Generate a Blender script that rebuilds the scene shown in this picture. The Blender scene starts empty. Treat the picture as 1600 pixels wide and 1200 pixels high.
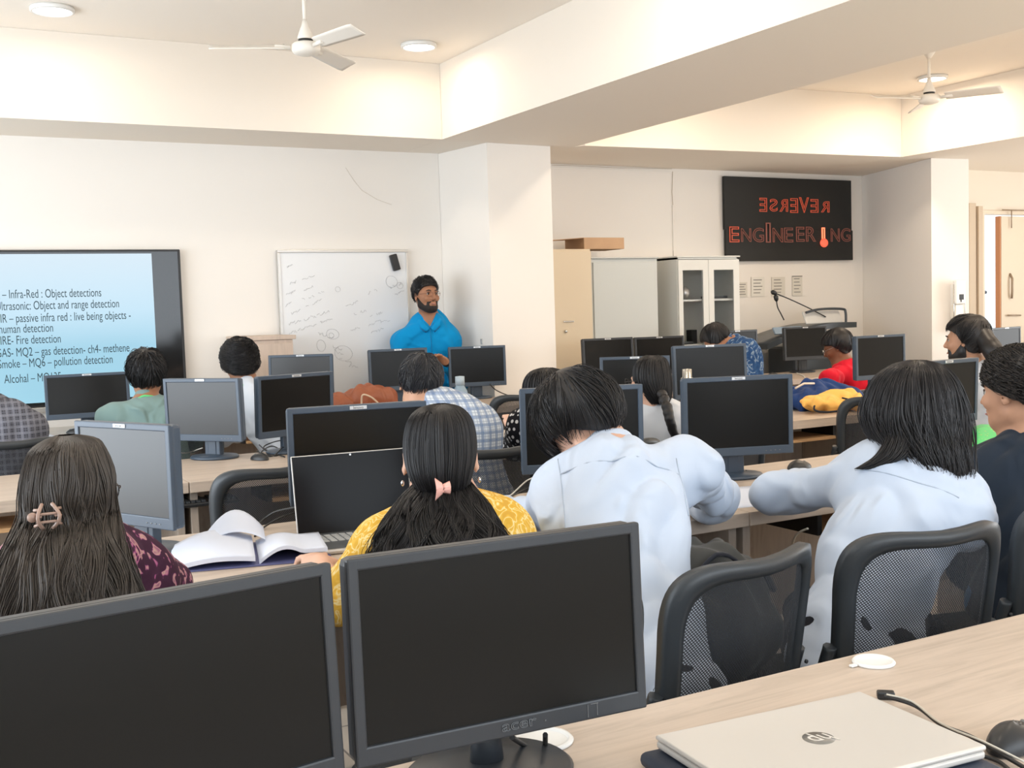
import bpy, bmesh, math, random
import numpy as np
from mathutils import Vector, Matrix
random.seed(7); rng = np.random.default_rng(7)
SC = bpy.context.scene; COL = SC.collection
R = math.radians; PI = math.pi
# ------------------------------------------------------------------ camera
H = 1.42
RM = np.array([[0.87521393, 0.06022533, -0.47997237], [-0.48273469, 0.04492877, -0.87461342], [-0.03110931, 0.99717316, 0.06839514]])
cam_d = bpy.data.cameras.new('camera'); cam = bpy.data.objects.new('camera', cam_d); COL.objects.link(cam)
cam_d.sensor_width = 36; cam_d.lens = 1752 / 1600 * 36; cam_d.clip_start = .05
cam.matrix_world = Matrix.Translation((0, 0, H)) @ Matrix(RM.tolist()).to_4x4()
SC.camera = cam
def W(px, py, Y=None, z=None):
    """a point of the room from where it shows in the photograph and its known depth or height"""
    r = RM @ np.array([(px - 800) / 1752, (600 - py) / 1752, -1.0])
    t = Y / r[1] if Y is not None else (z - H) / r[2]
    return Vector((r[0] * t, r[1] * t, H + r[2] * t))
# ------------------------------------------------------------------ world, daylight, exposure
SC.view_settings.view_transform = 'Standard'; SC.view_settings.look = 'None'
SC.view_settings.gamma = 1; SC.view_settings.use_curve_mapping = False
SC.view_settings.exposure = -0.05
SC.cycles.use_denoising = True
SC.cycles.max_bounces = 8; SC.cycles.diffuse_bounces = 5
wd = bpy.data.worlds.new('daylight'); SC.world = wd; wd.use_nodes = True
wd.node_tree.nodes['Background'].inputs[0].default_value = (.80, .90, 1, 1)
wd.node_tree.nodes['Background'].inputs[1].default_value = 2.2
def area(name, loc, rot, sx, sy, power, col):
    l = bpy.data.lights.new(name, 'AREA'); l.shape = 'RECTANGLE'; l.size = sx; l.size_y = sy; l.energy = power; l.color = col
    o = bpy.data.objects.new(name, l); COL.objects.link(o); o.location = loc; o.rotation_euler = rot; return o
# windows in the left wall and behind the camera; the last light is added
area('window_and_fill_light', (-2.98, 4.1, 1.46), (0, R(-90), 0), 2.26, 5.6, 218, (.84, .92, 1))
area('window_and_fill_light', (2.6, -1.68, 1.85), (R(90), 0, 0), 6.2, 1.6, 100, (.86, .93, 1))
area('window_and_fill_light', (11.9, 3.2, 1.5), (0, R(90), 0), 2.1, 5.0, 190, (.98, .97, .95))
area('window_and_fill_light', (8.6, -1.68, 1.85), (R(90), 0, 0), 3.8, 1.6, 150, (.93, .95, 1))  # added where the back wall has no window, to brighten the right column
# ------------------------------------------------------------------ materials
MATS = {}
def mat(name, col, rough=.5, metal=0, bump=0, bscale=40, var=0, vscale=6, spec=.5, alpha=1, emit=None, estr=1, trans=0, coat=0, sheen=0):
    if name in MATS: return MATS[name]
    m = bpy.data.materials.new(name); m.use_nodes = True; nt = m.node_tree; b = nt.nodes['Principled BSDF']
    b.inputs['Base Color'].default_value = (*col, 1); b.inputs['Roughness'].default_value = rough; b.inputs['Metallic'].default_value = metal
    b.inputs['Specular IOR Level'].default_value = spec; b.inputs['Alpha'].default_value = alpha
    b.inputs['Transmission Weight'].default_value = trans; b.inputs['Coat Weight'].default_value = coat
    if sheen: b.inputs['Sheen Weight'].default_value = sheen
    tc = nt.nodes.new('ShaderNodeTexCoord')
    if var:
        n = nt.nodes.new('ShaderNodeTexNoise'); n.inputs['Scale'].default_value = vscale; n.inputs['Detail'].default_value = 4
        r = nt.nodes.new('ShaderNodeValToRGB')
        r.color_ramp.elements[0].position = .3; r.color_ramp.elements[1].position = .7
        r.color_ramp.elements[0].color = (*[c * (1 - var) for c in col], 1); r.color_ramp.elements[1].color = (*[min(1, c * (1 + var)) for c in col], 1)
        nt.links.new(tc.outputs['Object'], n.inputs['Vector']); nt.links.new(n.outputs['Fac'], r.inputs['Fac']); nt.links.new(r.outputs['Color'], b.inputs['Base Color'])
    if bump:
        n = nt.nodes.new('ShaderNodeTexNoise'); n.inputs['Scale'].default_value = bscale; n.inputs['Detail'].default_value = 5
        bp = nt.nodes.new('ShaderNodeBump'); bp.inputs['Strength'].default_value = bump; bp.inputs['Distance'].default_value = .01
        nt.links.new(tc.outputs['Object'], n.inputs['Vector']); nt.links.new(n.outputs['Fac'], bp.inputs['Height']); nt.links.new(bp.outputs['Normal'], b.inputs['Normal'])
    if emit: b.inputs['Emission Color'].default_value = (*emit, 1); b.inputs['Emission Strength'].default_value = estr
    MATS[name] = m; return m
def nodes(m):
    nt = m.node_tree; return nt, nt.nodes['Principled BSDF'], nt.links.new
def ramp(nt, stops, interp='LINEAR'):
    r = nt.nodes.new('ShaderNodeValToRGB'); cr = r.color_ramp; cr.interpolation = interp
    while len(cr.elements) < len(stops): cr.elements.new(.5)
    for e, (p, c) in zip(cr.elements, stops): e.position = p; e.color = (*c, 1)
    return r
def wood(name, c0, c1, sc=(1.2, 14, 14), rough=.5):
    m = mat(name, c0, rough, bump=.03, bscale=90); nt, b, L = nodes(m)
    tc = nt.nodes.new('ShaderNodeTexCoord'); mp = nt.nodes.new('ShaderNodeMapping'); mp.inputs['Scale'].default_value = sc
    n = nt.nodes.new('ShaderNodeTexNoise'); n.inputs['Scale'].default_value = 2.2; n.inputs['Detail'].default_value = 9; n.inputs['Distortion'].default_value = 1.4; n.inputs['Roughness'].default_value = .62
    r = ramp(nt, [(.28, c1), (.48, c0), (.62, [min(1, c * 1.08) for c in c0]), (.8, [(a + q) / 2 for a, q in zip(c0, c1)])])
    L(tc.outputs['Object'], mp.inputs['Vector']); L(mp.outputs['Vector'], n.inputs['Vector']); L(n.outputs['Fac'], r.inputs['Fac']); L(r.outputs['Color'], b.inputs['Base Color'])
    return m
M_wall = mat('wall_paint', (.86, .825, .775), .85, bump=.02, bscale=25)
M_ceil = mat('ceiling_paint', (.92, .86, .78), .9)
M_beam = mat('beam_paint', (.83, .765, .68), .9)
M_floor = mat('floor_tile', (.33, .31, .29), .35, var=.08, vscale=3)
nt, b, L = nodes(M_floor)
tc = nt.nodes.new('ShaderNodeTexCoord'); br = nt.nodes.new('ShaderNodeTexBrick'); br.offset = 0; br.inputs['Scale'].default_value = 1; br.inputs['Brick Width'].default_value = .6; br.inputs['Row Height'].default_value = .6; br.inputs['Mortar Size'].default_value = .004
br.inputs['Color1'].default_value = (.60, .55, .49, 1); br.inputs['Color2'].default_value = (.57, .52, .46, 1); br.inputs['Mortar'].default_value = (.2, .19, .18, 1)
L(tc.outputs['Object'], br.inputs['Vector']); L(br.outputs['Color'], b.inputs['Base Color'])
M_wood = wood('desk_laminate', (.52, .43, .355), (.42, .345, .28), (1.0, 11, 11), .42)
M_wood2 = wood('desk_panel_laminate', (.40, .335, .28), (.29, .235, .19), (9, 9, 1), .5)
M_ply = wood('raw_plywood', (.55, .33, .16), (.42, .24, .11), (3, 3, 30), .7)
M_grey = mat('powder_grey_metal', (.33, .37, .40), .45, .3)
M_dark = mat('dark_panel', (.055, .06, .065), .55)
M_bez = mat('monitor_plastic_blue_grey', (.040, .062, .094), .38, bump=.02, bscale=900, spec=.6)
M_bezk = mat('monitor_plastic_black', (.026, .030, .036), .38, bump=.02, bscale=900)
M_scr = mat('monitor_screen_off', (.007, .0068, .0062), .28, spec=.22)
M_scr2 = mat('monitor_screen_glossier', (.016, .015, .014), .30, spec=.55)
M_badge = mat('badge_silver', (.62, .64, .66), .3, .4)
M_ink = mat('dark_ink', (.02, .02, .022), .6)
M_logo = mat('logo_grey', (.16, .165, .17), .35, .3)
M_chair = mat('chair_plastic', (.030, .036, .042), .42, bump=.05, bscale=300)
M_black = mat('black_plastic', (.014, .015, .017), .4)
M_rub = mat('black_cable', (.012, .012, .013), .5)
M_white = mat('white_plastic', (.80, .80, .78), .35)
M_fanw = mat('fan_white', (.82, .78, .71), .4)
M_steel = mat('steel', (.62, .62, .60), .25, 1)
M_alu = mat('aluminium', (.62, .61, .59), .35, .8)
M_paper = mat('paper', (.66, .71, .83), .8)
# ------------------------------------------------------------------ object helpers
def raw_mesh(name, V, F):
    me = bpy.data.meshes.new(name); V = np.asarray(V, np.float32)
    F = [np.asarray(F)] if not isinstance(F, list) else [np.asarray(f) for f in F if len(f)]
    nl = sum(f.size for f in F); nf = sum(len(f) for f in F)
    me.vertices.add(len(V)); me.vertices.foreach_set('co', V.ravel()); me.loops.add(nl); me.polygons.add(nf)
    me.loops.foreach_set('vertex_index', np.concatenate([f.ravel() for f in F]).astype(np.int32))
    tot = np.concatenate([np.full(len(f), f.shape[1]) for f in F]); me.polygons.foreach_set('loop_start', np.concatenate([[0], np.cumsum(tot)[:-1]]).astype(np.int32))
    me.update(calc_edges=True); me.polygons.foreach_set('use_smooth', np.ones(nf, bool)); return me
class MB:
    def __init__(s): s.bm = bmesh.new()
    def merge(s, t):
        me = bpy.data.meshes.new('tmp'); t.to_mesh(me); t.free(); s.bm.from_mesh(me); bpy.data.meshes.remove(me); return s
    def box(s, c, d, bev=0, rot=None, seg=2, smooth=False):
        t = bmesh.new(); bmesh.ops.create_cube(t, size=1); bmesh.ops.scale(t, vec=d, verts=t.verts)
        if bev: bmesh.ops.bevel(t, geom=t.edges[:], offset=bev, segments=seg, profile=.5, affect='EDGES')
        m = Matrix.Translation(c) @ (rot.to_4x4() if rot else Matrix())
        bmesh.ops.transform(t, matrix=m, verts=t.verts)
        if smooth:
            for f in t.faces: f.smooth = True
        return s.merge(t)
    def bx(s, x0, x1, y0, y1, z0, z1, bev=0): return s.box(((x0 + x1) / 2, (y0 + y1) / 2, (z0 + z1) / 2), (abs(x1 - x0), abs(y1 - y0), abs(z1 - z0)), bev)
    def tube(s, pts, r, n=8, cap=True, flat=None):
        pts = [Vector(p) for p in pts]; rs = r if isinstance(r, (list, tuple)) else [r] * len(pts); rings = []
        T0 = (pts[1] - pts[0]).normalized(); u = T0.orthogonal().normalized()
        for i, p in enumerate(pts):
            T = (pts[min(i + 1, len(pts) - 1)] - pts[max(i - 1, 0)]).normalized(); u = (u - T * u.dot(T)).normalized(); v = T.cross(u)
            rings.append([s.bm.verts.new(p + (u * math.cos(a) + v * math.sin(a)) * rs[i]) for a in [2 * PI * k / n for k in range(n)]])
        for a, c in zip(rings, rings[1:]):
            for k in range(n): f = s.bm.faces.new((a[k], a[(k + 1) % n], c[(k + 1) % n], c[k])); f.smooth = True
        if cap: s.bm.faces.new(rings[0][::-1]); s.bm.faces.new(rings[-1])
        return s
    def lathe(s, prof, c=(0, 0, 0), n=32, sx=1, sy=1, rot=None):
        c = Vector(c); m = rot or Matrix.Identity(3); rings = []
        for r, z in prof:
            rings.append([s.bm.verts.new(c + m @ Vector((r * sx * math.cos(2 * PI * k / n), r * sy * math.sin(2 * PI * k / n), z))) for k in range(n)])
        for a, q in zip(rings, rings[1:]):
            for k in range(n): f = s.bm.faces.new((a[k], a[(k + 1) % n], q[(k + 1) % n], q[k])); f.smooth = True
        s.bm.faces.new(rings[0][::-1]); s.bm.faces.new(rings[-1]); return s
    def poly(s, pts, th, axis=(0, 0, 1)):
        ax = Vector(axis) * th; a = [s.bm.verts.new(Vector(p)) for p in pts]; c = [s.bm.verts.new(Vector(p) + ax) for p in pts]
        s.bm.faces.new(a[::-1]); s.bm.faces.new(c)
        for k in range(len(a)): s.bm.faces.new((a[k], a[(k + 1) % len(a)], c[(k + 1) % len(a)], c[k]))
        return s
    def grid(s, fn, nu, nv, th=0, smooth=True):
        def lay(o): return [[s.bm.verts.new(Vector(fn(i / (nu - 1), j / (nv - 1))) + Vector(o)) for i in range(nu)] for j in range(nv)]
        a = lay((0, 0, 0)); c = lay((0, 0, -th)) if th else None
        for j in range(nv - 1):
            for i in range(nu - 1):
                f = s.bm.faces.new((a[j][i], a[j][i + 1], a[j + 1][i + 1], a[j + 1][i])); f.smooth = smooth
                if c: f = s.bm.faces.new((c[j][i], c[j + 1][i], c[j + 1][i + 1], c[j][i + 1])); f.smooth = smooth
        if c:
            ring = [(0, i) for i in range(nu)] + [(j, nu - 1) for j in range(1, nv)] + [(nv - 1, i) for i in range(nu - 2, -1, -1)] + [(j, 0) for j in range(nv - 2, 0, -1)]
            for (j, i), (q, p) in zip(ring, ring[1:] + ring[:1]): s.bm.faces.new((a[q][p], a[j][i], c[j][i], c[q][p]))
        return s
    def build(s, name, m, parent=None, fix=True):
        if fix: bmesh.ops.recalc_face_normals(s.bm, faces=s.bm.faces)
        me = bpy.data.meshes.new(name); s.bm.to_mesh(me); s.bm.free(); return link(name, me, m, parent)
def link(name, me, m, parent=None):
    o = bpy.data.objects.new(name, me); COL.objects.link(o)
    if m and not len(me.materials): me.materials.append(m)
    if parent: o.parent = parent
    return o
def thing(name, label, cat, loc=(0, 0, 0), rz=0, group=None):
    o = bpy.data.objects.new(name, None); COL.objects.link(o); o.location = loc; o.rotation_euler = (0, 0, rz); o.empty_display_size = .05
    o['label'] = label; o['category'] = cat
    if group: o['group'] = group
    return o
def tag(o, label, cat, group=None):
    o['label'] = label; o['category'] = cat
    if group: o['group'] = group
    return o
def struct(o): o['kind'] = 'structure'; return o
def dup(root, loc, rz, label, group=None):
    r = root.copy(); COL.objects.link(r); r.location = loc; r.rotation_euler = (0, 0, rz); r['label'] = label
    if group: r['group'] = group
    def kids(src, dst):
        for ch in list(src.children):
            c = ch.copy(); COL.objects.link(c); c.parent = dst; kids(ch, c)
    kids(root, r); return r
def text(name, body, size, m, parent, loc, rot, align='LEFT', depth=.0006, outline=0, sx=1, sy=1):
    c = bpy.data.curves.new(name, 'FONT'); c.body = body; c.size = size; c.align_x = align; c.extrude = depth
    if outline: c.fill_mode = 'NONE'; c.bevel_depth = outline; c.extrude = 0; c.bevel_resolution = 1; c.resolution_u = 4
    t = bpy.data.objects.new('tmp', c); COL.objects.link(t); bpy.context.view_layer.update()
    me = bpy.data.meshes.new_from_object(t.evaluated_get(bpy.context.evaluated_depsgraph_get())); bpy.data.objects.remove(t); me.materials.clear()
    me.transform(Matrix.Translation(loc) @ rot.to_4x4() @ Matrix.Diagonal((sx, sy, 1, 1)))
    return link(name, me, m, parent)
RX90 = Matrix.Rotation(PI / 2, 3, 'X')
def spline(pts, n=8):
    P = [Vector(p) for p in pts]; out = []
    for i in range(len(P) - 1):
        a, b_, c, d = P[max(i - 1, 0)], P[i], P[i + 1], P[min(i + 2, len(P) - 1)]
        for k in range(n):
            t = k / n; out.append(.5 * ((2 * b_) + (c - a) * t + (2 * a - 5 * b_ + 4 * c - d) * t * t + (3 * b_ - a - 3 * c + d) * t ** 3))
    return out + [P[-1]]
# ------------------------------------------------------------------ room shell
ZB, ZC = 2.63, 3.16
def slab(name, *a, m=M_wall): return struct(MB().bx(*a).build(name, m))
slab('floor', -3.2, 14, -1.9, 10, -.1, 0, m=M_floor)
slab('ceiling', -3.2, 14, -1.9, 8.6, ZC, ZC + .15, m=M_ceil)
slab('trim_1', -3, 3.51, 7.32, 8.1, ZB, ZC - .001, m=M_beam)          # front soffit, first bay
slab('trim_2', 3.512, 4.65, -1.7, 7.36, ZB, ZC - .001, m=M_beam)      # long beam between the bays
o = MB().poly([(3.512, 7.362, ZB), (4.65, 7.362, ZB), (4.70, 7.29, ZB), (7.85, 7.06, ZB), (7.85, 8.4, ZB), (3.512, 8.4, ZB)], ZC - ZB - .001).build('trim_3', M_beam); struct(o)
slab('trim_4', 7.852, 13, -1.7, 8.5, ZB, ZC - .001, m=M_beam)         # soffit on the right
slab('wall_front', -3.1, 3.798, 8.0, 8.2, 0, ZB)
struct(MB().poly([(3.80, 8.0, 0), (3.89, 7.36, 0), (4.45, 7.39, 0), (4.45, 8.28, 0), (3.80, 8.28, 0)], ZB - .001).build('wall_front_pillar', M_wall))
slab('wall_alcove', 4.452, 9.0, 8.3, 8.45, 0, ZB)
struct(MB().poly([(8.66, 8.298, 0), (8.20, 7.04, 0), (8.62, 6.98, 0), (8.64, 7.598, 0), (9.0, 8.298, 0)], ZB - .001).build('wall_column', M_wall))
w = MB()
w.bx(8.642, 9.54, 7.6, 7.75, 0, ZB); w.bx(9.54, 10.75, 7.6, 7.75, 2.235, ZB); w.bx(10.75, 13.2, 7.6, 7.75, 0, ZB)
struct(w.build('wall_far_right', mat('warm_wall_paint', (.80, .72, .61), .85)))
w = MB(); w.bx(-3.1, -2.95, -1.8, 8, 0, .3); w.bx(-3.1, -2.95, -1.8, 8, 2.65, ZC); w.bx(-3.1, -2.95, -1.8, 1.2, .3, 2.65); w.bx(-3.1, -2.95, 7.0, 8, .3, 2.65)
struct(w.build('wall_left', M_wall))
w = MB(); w.bx(-3.1, 13, -1.8, -1.65, 0, 1.0); w.bx(-3.1, 13, -1.8, -1.65, 2.68, ZC); w.bx(-3.1, -.6, -1.8, -1.65, 1.0, 2.68); w.bx(5.8, 13, -1.8, -1.65, 1.0, 2.68)
struct(w.build('wall_back', M_wall))
w = MB(); w.bx(12.0, 12.15, -1.8, 7.6, 0, .4); w.bx(12.0, 12.15, -1.8, 7.6, 2.6, ZB); w.bx(12.0, 12.15, -1.8, .6, .4, 2.6); w.bx(12.0, 12.15, 5.8, 7.6, .4, 2.6); struct(w.build('wall_right', M_wall))
w = MB()
for y in (1.2, 2.65, 4.1, 5.55, 6.97): w.bx(-3.06, -2.99, y, y + .05, .3, 2.65)
w.bx(-3.06, -2.99, 1.2, 7, .3, .35); w.bx(-3.06, -2.99, 1.2, 7, 2.6, 2.65); struct(w.build('window_1', M_alu))
w = MB()
for x in (-.6, 1.0, 2.6, 4.2, 5.75): w.bx(x, x + .05, -1.76, -1.69, 1, 2.68)
w.bx(-.6, 5.8, -1.76, -1.69, 1, 1.05); w.bx(-.6, 5.8, -1.76, -1.69, 2.63, 2.68); struct(w.build('window_2', M_alu))
# fine lines of the boxed-in panel on the alcove wall
w = MB(); w.bx(4.452, 6.27, 8.286, 8.299, .0, 2.60); w.bx(4.452, 6.27, 8.280, 8.286, 2.585, 2.60); w.bx(6.262, 6.275, 8.276, 8.286, 1.2, 2.30); struct(w.build('trim_5', M_wall))
# hairline cracks in the plaster
for i, pts in enumerate([[(540, 262), (553, 282), (566, 298), (590, 312), (612, 320)], [(862, 258), (900, 259), (960, 262), (1050, 264)], [(1051, 268), (1050, 300), (1053, 345), (1052, 400)]]):
    Y = 7.998 if i == 0 else 8.28
    struct(MB().tube([W(x, y, Y) for x, y in pts],   .0022 if i else .0009, 4).build('trim_%d' % (6 + i), mat('crack_line', (.50, .43, .33), .9)))
# ------------------------------------------------------------------ ceiling lights
M_lamp = mat('lamp_diffuser', (1, 1, 1), .4, emit=(1, .96, .88), estr=9)
def downlight(x, y, z, label, power=26, spot=True):
    t = thing('ceiling_light', label, 'ceiling light', (x, y, z - .001), 0, None)
    MB().lathe([(.118, 0), (.118, -.022), (.104, -.026), (.100, -.020), (.100, 0)]).build('rim', M_white, t)
    MB().lathe([(.099, -.004), (.099, -.019), (.05, -.022), (.001, -.022)]).build('diffuser', M_lamp, t)
    l = bpy.data.lights.new('ceiling_lamp', 'AREA'); l.shape = 'DISK'; l.size = .19; l.energy = power; l.color = (1, .82, .62)
    o = bpy.data.objects.new('ceiling_lamp', l); COL.objects.link(o); o.location = (x, y, z - .04)
    return t
downlight(.88, 6.78, ZC, 'round white ceiling light above the wall screen, nearer the left edge', 5.5)
downlight(3.13, 6.83, ZC, 'round white ceiling light beside the long beam, right of the near fan', 5.5)
downlight(7.42, 6.35, ZC, 'round glowing ceiling light just behind the farther right fan', 18)
for x, y in ((.88, 4.3), (3.0, 4.3), (.88, 1.8), (3.0, 1.8), (7.3, 3.6), (5.2, 3.6), (5.2, 1.2), (7.3, 1.2), (5.25, 6.45)):
    l = bpy.data.lights.new('ceiling_lamp', 'AREA'); l.shape = 'DISK'; l.size = .19; l.energy = 7.5 if x < 4 else (12 if y > 6 else 27); l.color = (1, .82, .62)
    o = bpy.data.objects.new('ceiling_lamp', l); COL.objects.link(o); o.location = (x, y, ZC - .04)
    tag(MB().lathe([(.1, 0), (.1, -.02), (.001, -.022)], (x, y, ZC - .001)).build('ceiling_light', M_lamp), 'round white ceiling light out of view above the rows of desks', 'ceiling light', 'ceiling lights above the desks')
# ------------------------------------------------------------------ fans
def fan(x, y, z, th, label):
    t = thing('ceiling_fan', label, 'ceiling fan', (x, y, z)); t.scale = (1, 1, 1)
    MB().lathe([(.001, -.035), (.035, -.035), (.064, -.026), (.074, -.010), (.074, .018), (.062, .028), (.04, .034)], n=40).build('motor_housing', M_fanw, t)
    MB().lathe([(.038, .034), (.038, .046)], n=32).build('motor_gap', M_black, t)
    MB().lathe([(.042, .046), (.042, .056), (.032, .085), (.018, .12), (.011, .15)], n=32).build('lower_canopy', M_fanw, t)
    MB().tube([(0, 0, .14), (0, 0, ZC - z - .06)], .010, 12).build('downrod', M_fanw, t)
    MB().lathe([(.015, ZC - z - .075), (.045, ZC - z - .03), (.06, ZC - z - .001)], n=28).build('ceiling_canopy', M_fanw, t)
    for k in range(3):
        a = th + k * 2 * PI / 3; m = Matrix.Rotation(a, 3, 'Z')
        def f(u, v):
            r = .11 + u * .38; wdt = (.038 + .014 * u) * (1 if .02 < u < .985 else .82)
            p = Vector((r, (v - .5) * 2 * wdt, .012 - (v - .5) * .035 - .01 * u)); return m @ p
        w = MB().grid(f, 14, 6, .004); bl = w.build('blade', M_fanw, t)
        MB().tube([m @ Vector((.08, 0, .004)), m @ Vector((.16, 0, .008))], .012, 8).build('bracket', M_fanw, bl)
fan(1.975, 5.722, 2.8, .74, 'off-white three-bladed ceiling fan hanging above the presenter side of the room')
fan(6.537, 5.625, 2.8, 5.12, 'off-white ceiling fan on the right, near the dark sign board')
# ------------------------------------------------------------------ wall-mounted screen
t = thing('wall_screen', 'large black-framed wall display showing a pale blue slide of sensor notes', 'screen', (.82, 7.99, 1.36))
MB().bx(-.96, .95, -.05, -.005, -.50, .53, .006).build('housing', M_black, t)
MB().bx(-.945, .93, -.054, -.0505, -.485, .515).build('glass_panel', mat('display_glass', (.012, .012, .012), .08), t)
m = mat('slide_light', (.02, .02, .02), .25, emit=(.55, .76, .87), estr=1.0); nt, b, L = nodes(m)
tc = nt.nodes.new('ShaderNodeTexCoord'); sp = nt.nodes.new('ShaderNodeSeparateXYZ'); mr = nt.nodes.new('ShaderNodeMapRange'); mr.inputs['From Min'].default_value = -.46; mr.inputs['From Max'].default_value = .5
rp = ramp(nt, [(0, (.36, .68, .84)), (.35, (.33, .62, .78)), (.6, (.50, .72, .86)), (1, (.62, .76, .86))])
L(tc.outputs['Object'], sp.inputs[0]); L(sp.outputs['Z'], mr.inputs['Value']); L(mr.outputs[0], rp.inputs[0]); L(rp.outputs[0], b.inputs['Emission Color'])
MB().bx(-.93, .755, -.0565, -.0545, -.47, .502).build('slide', m, t)
MB().bx(-.96, .95, -.062, -.03, -.535, -.502, .004).build('lower_bar', M_alu, t)
M_txt = mat('slide_text', (.02, .05, .07), .5)
for (xr, yr, s), i in zip([(159, 463, '– Infra-Red : Object detections'), (187, 480, 'trasonic: Object and range detection'), (205, 498, 'R – passive infra red : live being objects -'), (84, 518, 'uman detection'), (96, 535, 'RE- Fire detection'), (203, 549, 'AS- MQ2 – gas detection- ch4- methene'), (177, 567, 'moke – MQ6 – pollution detection'), (100, 594, 'cohal – MQ135 ')], range(8)):
    full = ['IR ', 'Ul', 'PI', 'h', 'FI', 'G', 'S', 'Al'][i] + s
    p = W(xr, yr, 7.93); text('slide_text', full, .080, M_txt, t, (p.x - .82, -.0572, p.z - 1.36), RX90, 'RIGHT', sx=.605, depth=.0003)
# ------------------------------------------------------------------ whiteboard
t = thing('whiteboard', 'white marker board with faint handwriting on the front wall', 'whiteboard', (2.98, 7.99, 1.30))
MB().bx(-.50, .50, -.022, -.002, -.62, .57).build('board', mat('whiteboard_surface', (.80, .82, .84), .25), t)
w = MB(); w.bx(-.515, .515, -.03, 0, .565, .585, .003); w.bx(-.515, -.495, -.03, 0, -.62, .565, .003); w.bx(.495, .515, -.03, 0, -.62, .565, .003); w.bx(-.515, .515, -.05, 0, -.64, -.62, .003)
w.build('frame', M_alu, t)
w = MB()
def scrib(px, py, wpx, tilt=-.35, h=5, dens=5):
    n = max(3, int(wpx / dens)); x = 0
    for k in range(n):
        if random.random() < .16: x += dens; continue
        pts = []
        for q in range(4):
            X = px + x + q * dens * .3; Yp = py + tilt * (x + q * dens * .3) + random.uniform(-h, h) * .5
            p = W(X, Yp, 7.966); pts.append((p.x - 2.98, -.0232, p.z - 1.30))
        w.tube(pts, .0012, 3, False); x += dens
for a in [(448, 418, 18), (448, 445, 17), (472, 438, 22), (447, 460, 15), (475, 453, 16), (446, 477, 18), (472, 468, 36), (478, 478, 34), (450, 492, 20), (451, 507, 20), (475, 500, 44), (450, 522, 70), (540, 478, 22), (548, 493, 26), (548, 517, 20), (575, 458, 15), (608, 450, 20), (612, 462, 20), (578, 495, 24), (576, 508, 24), (580, 520, 22), (595, 505, 12)]: scrib(*a)
def ell(px, py, r1, r2, n=18):
    pts = []
    for k in range(n + 1): p = W(px + r1 * math.cos(k / n * 6.2), py + r2 * math.sin(k / n * 6.4), 7.966); pts.append((p.x - 2.98, -.0232, p.z - 1.30))
    w.tube(pts, .0010, 3, False)
ell(520, 522, 10, 8); ell(502, 540, 7, 9); ell(518, 524, 4, 4); ell(537, 552, 14, 12); ell(625, 446, 5, 5); ell(528, 452, 4, 4); ell(612, 440, 9, 9)
for a in [(497, 520, 28), (515, 540, 20), (522, 548, 25), (530, 560, 20), (545, 570, 12)]: scrib(*a, tilt=.35)
w.build('handwriting', mat('marker_ink', (.40, .41, .44), .7), t)
p = W(617, 410, 7.95)
o = MB().box((0, 0, 0), (.058, .035, .125), .008).build('board_eraser', M_black); o.location = p; o.rotation_euler = (0, R(-15), 0); tag(o, 'black felt board eraser stuck to the top right of the whiteboard', 'eraser')
o = MB().bx(-.006, .006, -.01, .01, -.02, .02, .002).build('wall_hook', M_alu); o.location = (3.868, 7.5, 1.17); tag(o, 'tiny metal hook on the left side of the pillar', 'hook')
# small wooden cabinet beside the whiteboard
t = thing('low_cabinet', 'low light-brown wooden cabinet left of the whiteboard', 'cabinet', (2.26, 7.78, 0))
M_pw = wood('pale_wood', (.56, .45, .37), (.47, .37, .30), (9, 9, 1))
MB().bx(-.17, .17, -.2, .2, 0, 1.245, .003).build('body', M_pw, t); MB().bx(-.19, .19, -.215, .2, 1.246, 1.275, .003).build('top', M_pw, t); MB().bx(-.165, .165, -.218, -.201, .05, 1.22, .002).build('door', M_pw, t)
# ------------------------------------------------------------------ cupboards in the alcove
def handle(w, x, y, z): w.tube([(x - .05, y - .02, z), (x + .05, y - .02, z)], .006, 8); w.tube([(x - .04, y, z), (x - .04, y - .02, z)], .005, 6)
t = thing('cupboard', 'tall beige metal cupboard with a small lever handle, beside the pillar', 'cupboard', (4.80, 7.78, 0)); M_bg = mat('beige_metal', (.66, .55, .40), .5)
MB().bx(-.28, .24, 0, .48, 0, 1.875, .004).build('body', M_bg, t); d = MB().bx(-.27, .235, -.018, -.001, .06, 1.855, .003).build('door', M_bg, t)
w = MB(); w.box((.0, -.024, 1.29), (.10, .008, .012), .003); w.build('lever_handle', M_steel, d)
MB().lathe([(.012, 0), (.012, .01), (.004, .012)], (-.03, -.02, 1.21), 16, rot=Matrix.Rotation(PI / 2, 3, 'X')).build('keyhole', M_steel, d)
t = thing('cupboard', 'plain grey metal cupboard between the beige one and the glass-fronted one', 'cupboard', (5.39, 7.80, 0)); M_gg = mat('cool_grey_metal', (.52, .54, .52), .45)
MB().bx(-.335, .335, 0, .48, 0, 1.795, .004).build('body', M_gg, t); MB().bx(-.32, .32, -.012, -.001, .05, 1.765, .003).build('door', M_gg, t); MB().bx(-.34, .34, -.02, .48, 1.796, 1.806, .002).build('top', M_gg, t)
t = thing('glass_cupboard', 'off-white metal cupboard with two narrow glass doors and shelves of small items', 'cupboard', (6.27, 7.80, 0)); M_og = mat('offwhite_metal', (.64, .64, .60), .45)
w = MB(); w.bx(-.34, -.325, 0, .46, 0, 1.80); w.bx(.325, .34, 0, .46, 0, 1.80); w.bx(-.325, .325, .44, .46, 0, 1.8); w.bx(-.34, .34, 0, .46, 1.785, 1.80); w.bx(-.325, .325, 0, .44, 0, .06); w.build('body', M_og, t)
w = MB(); w.bx(-.35, .35, -.02, .46, 1.801, 1.813, .002); w.build('top', M_og, t)
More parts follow.
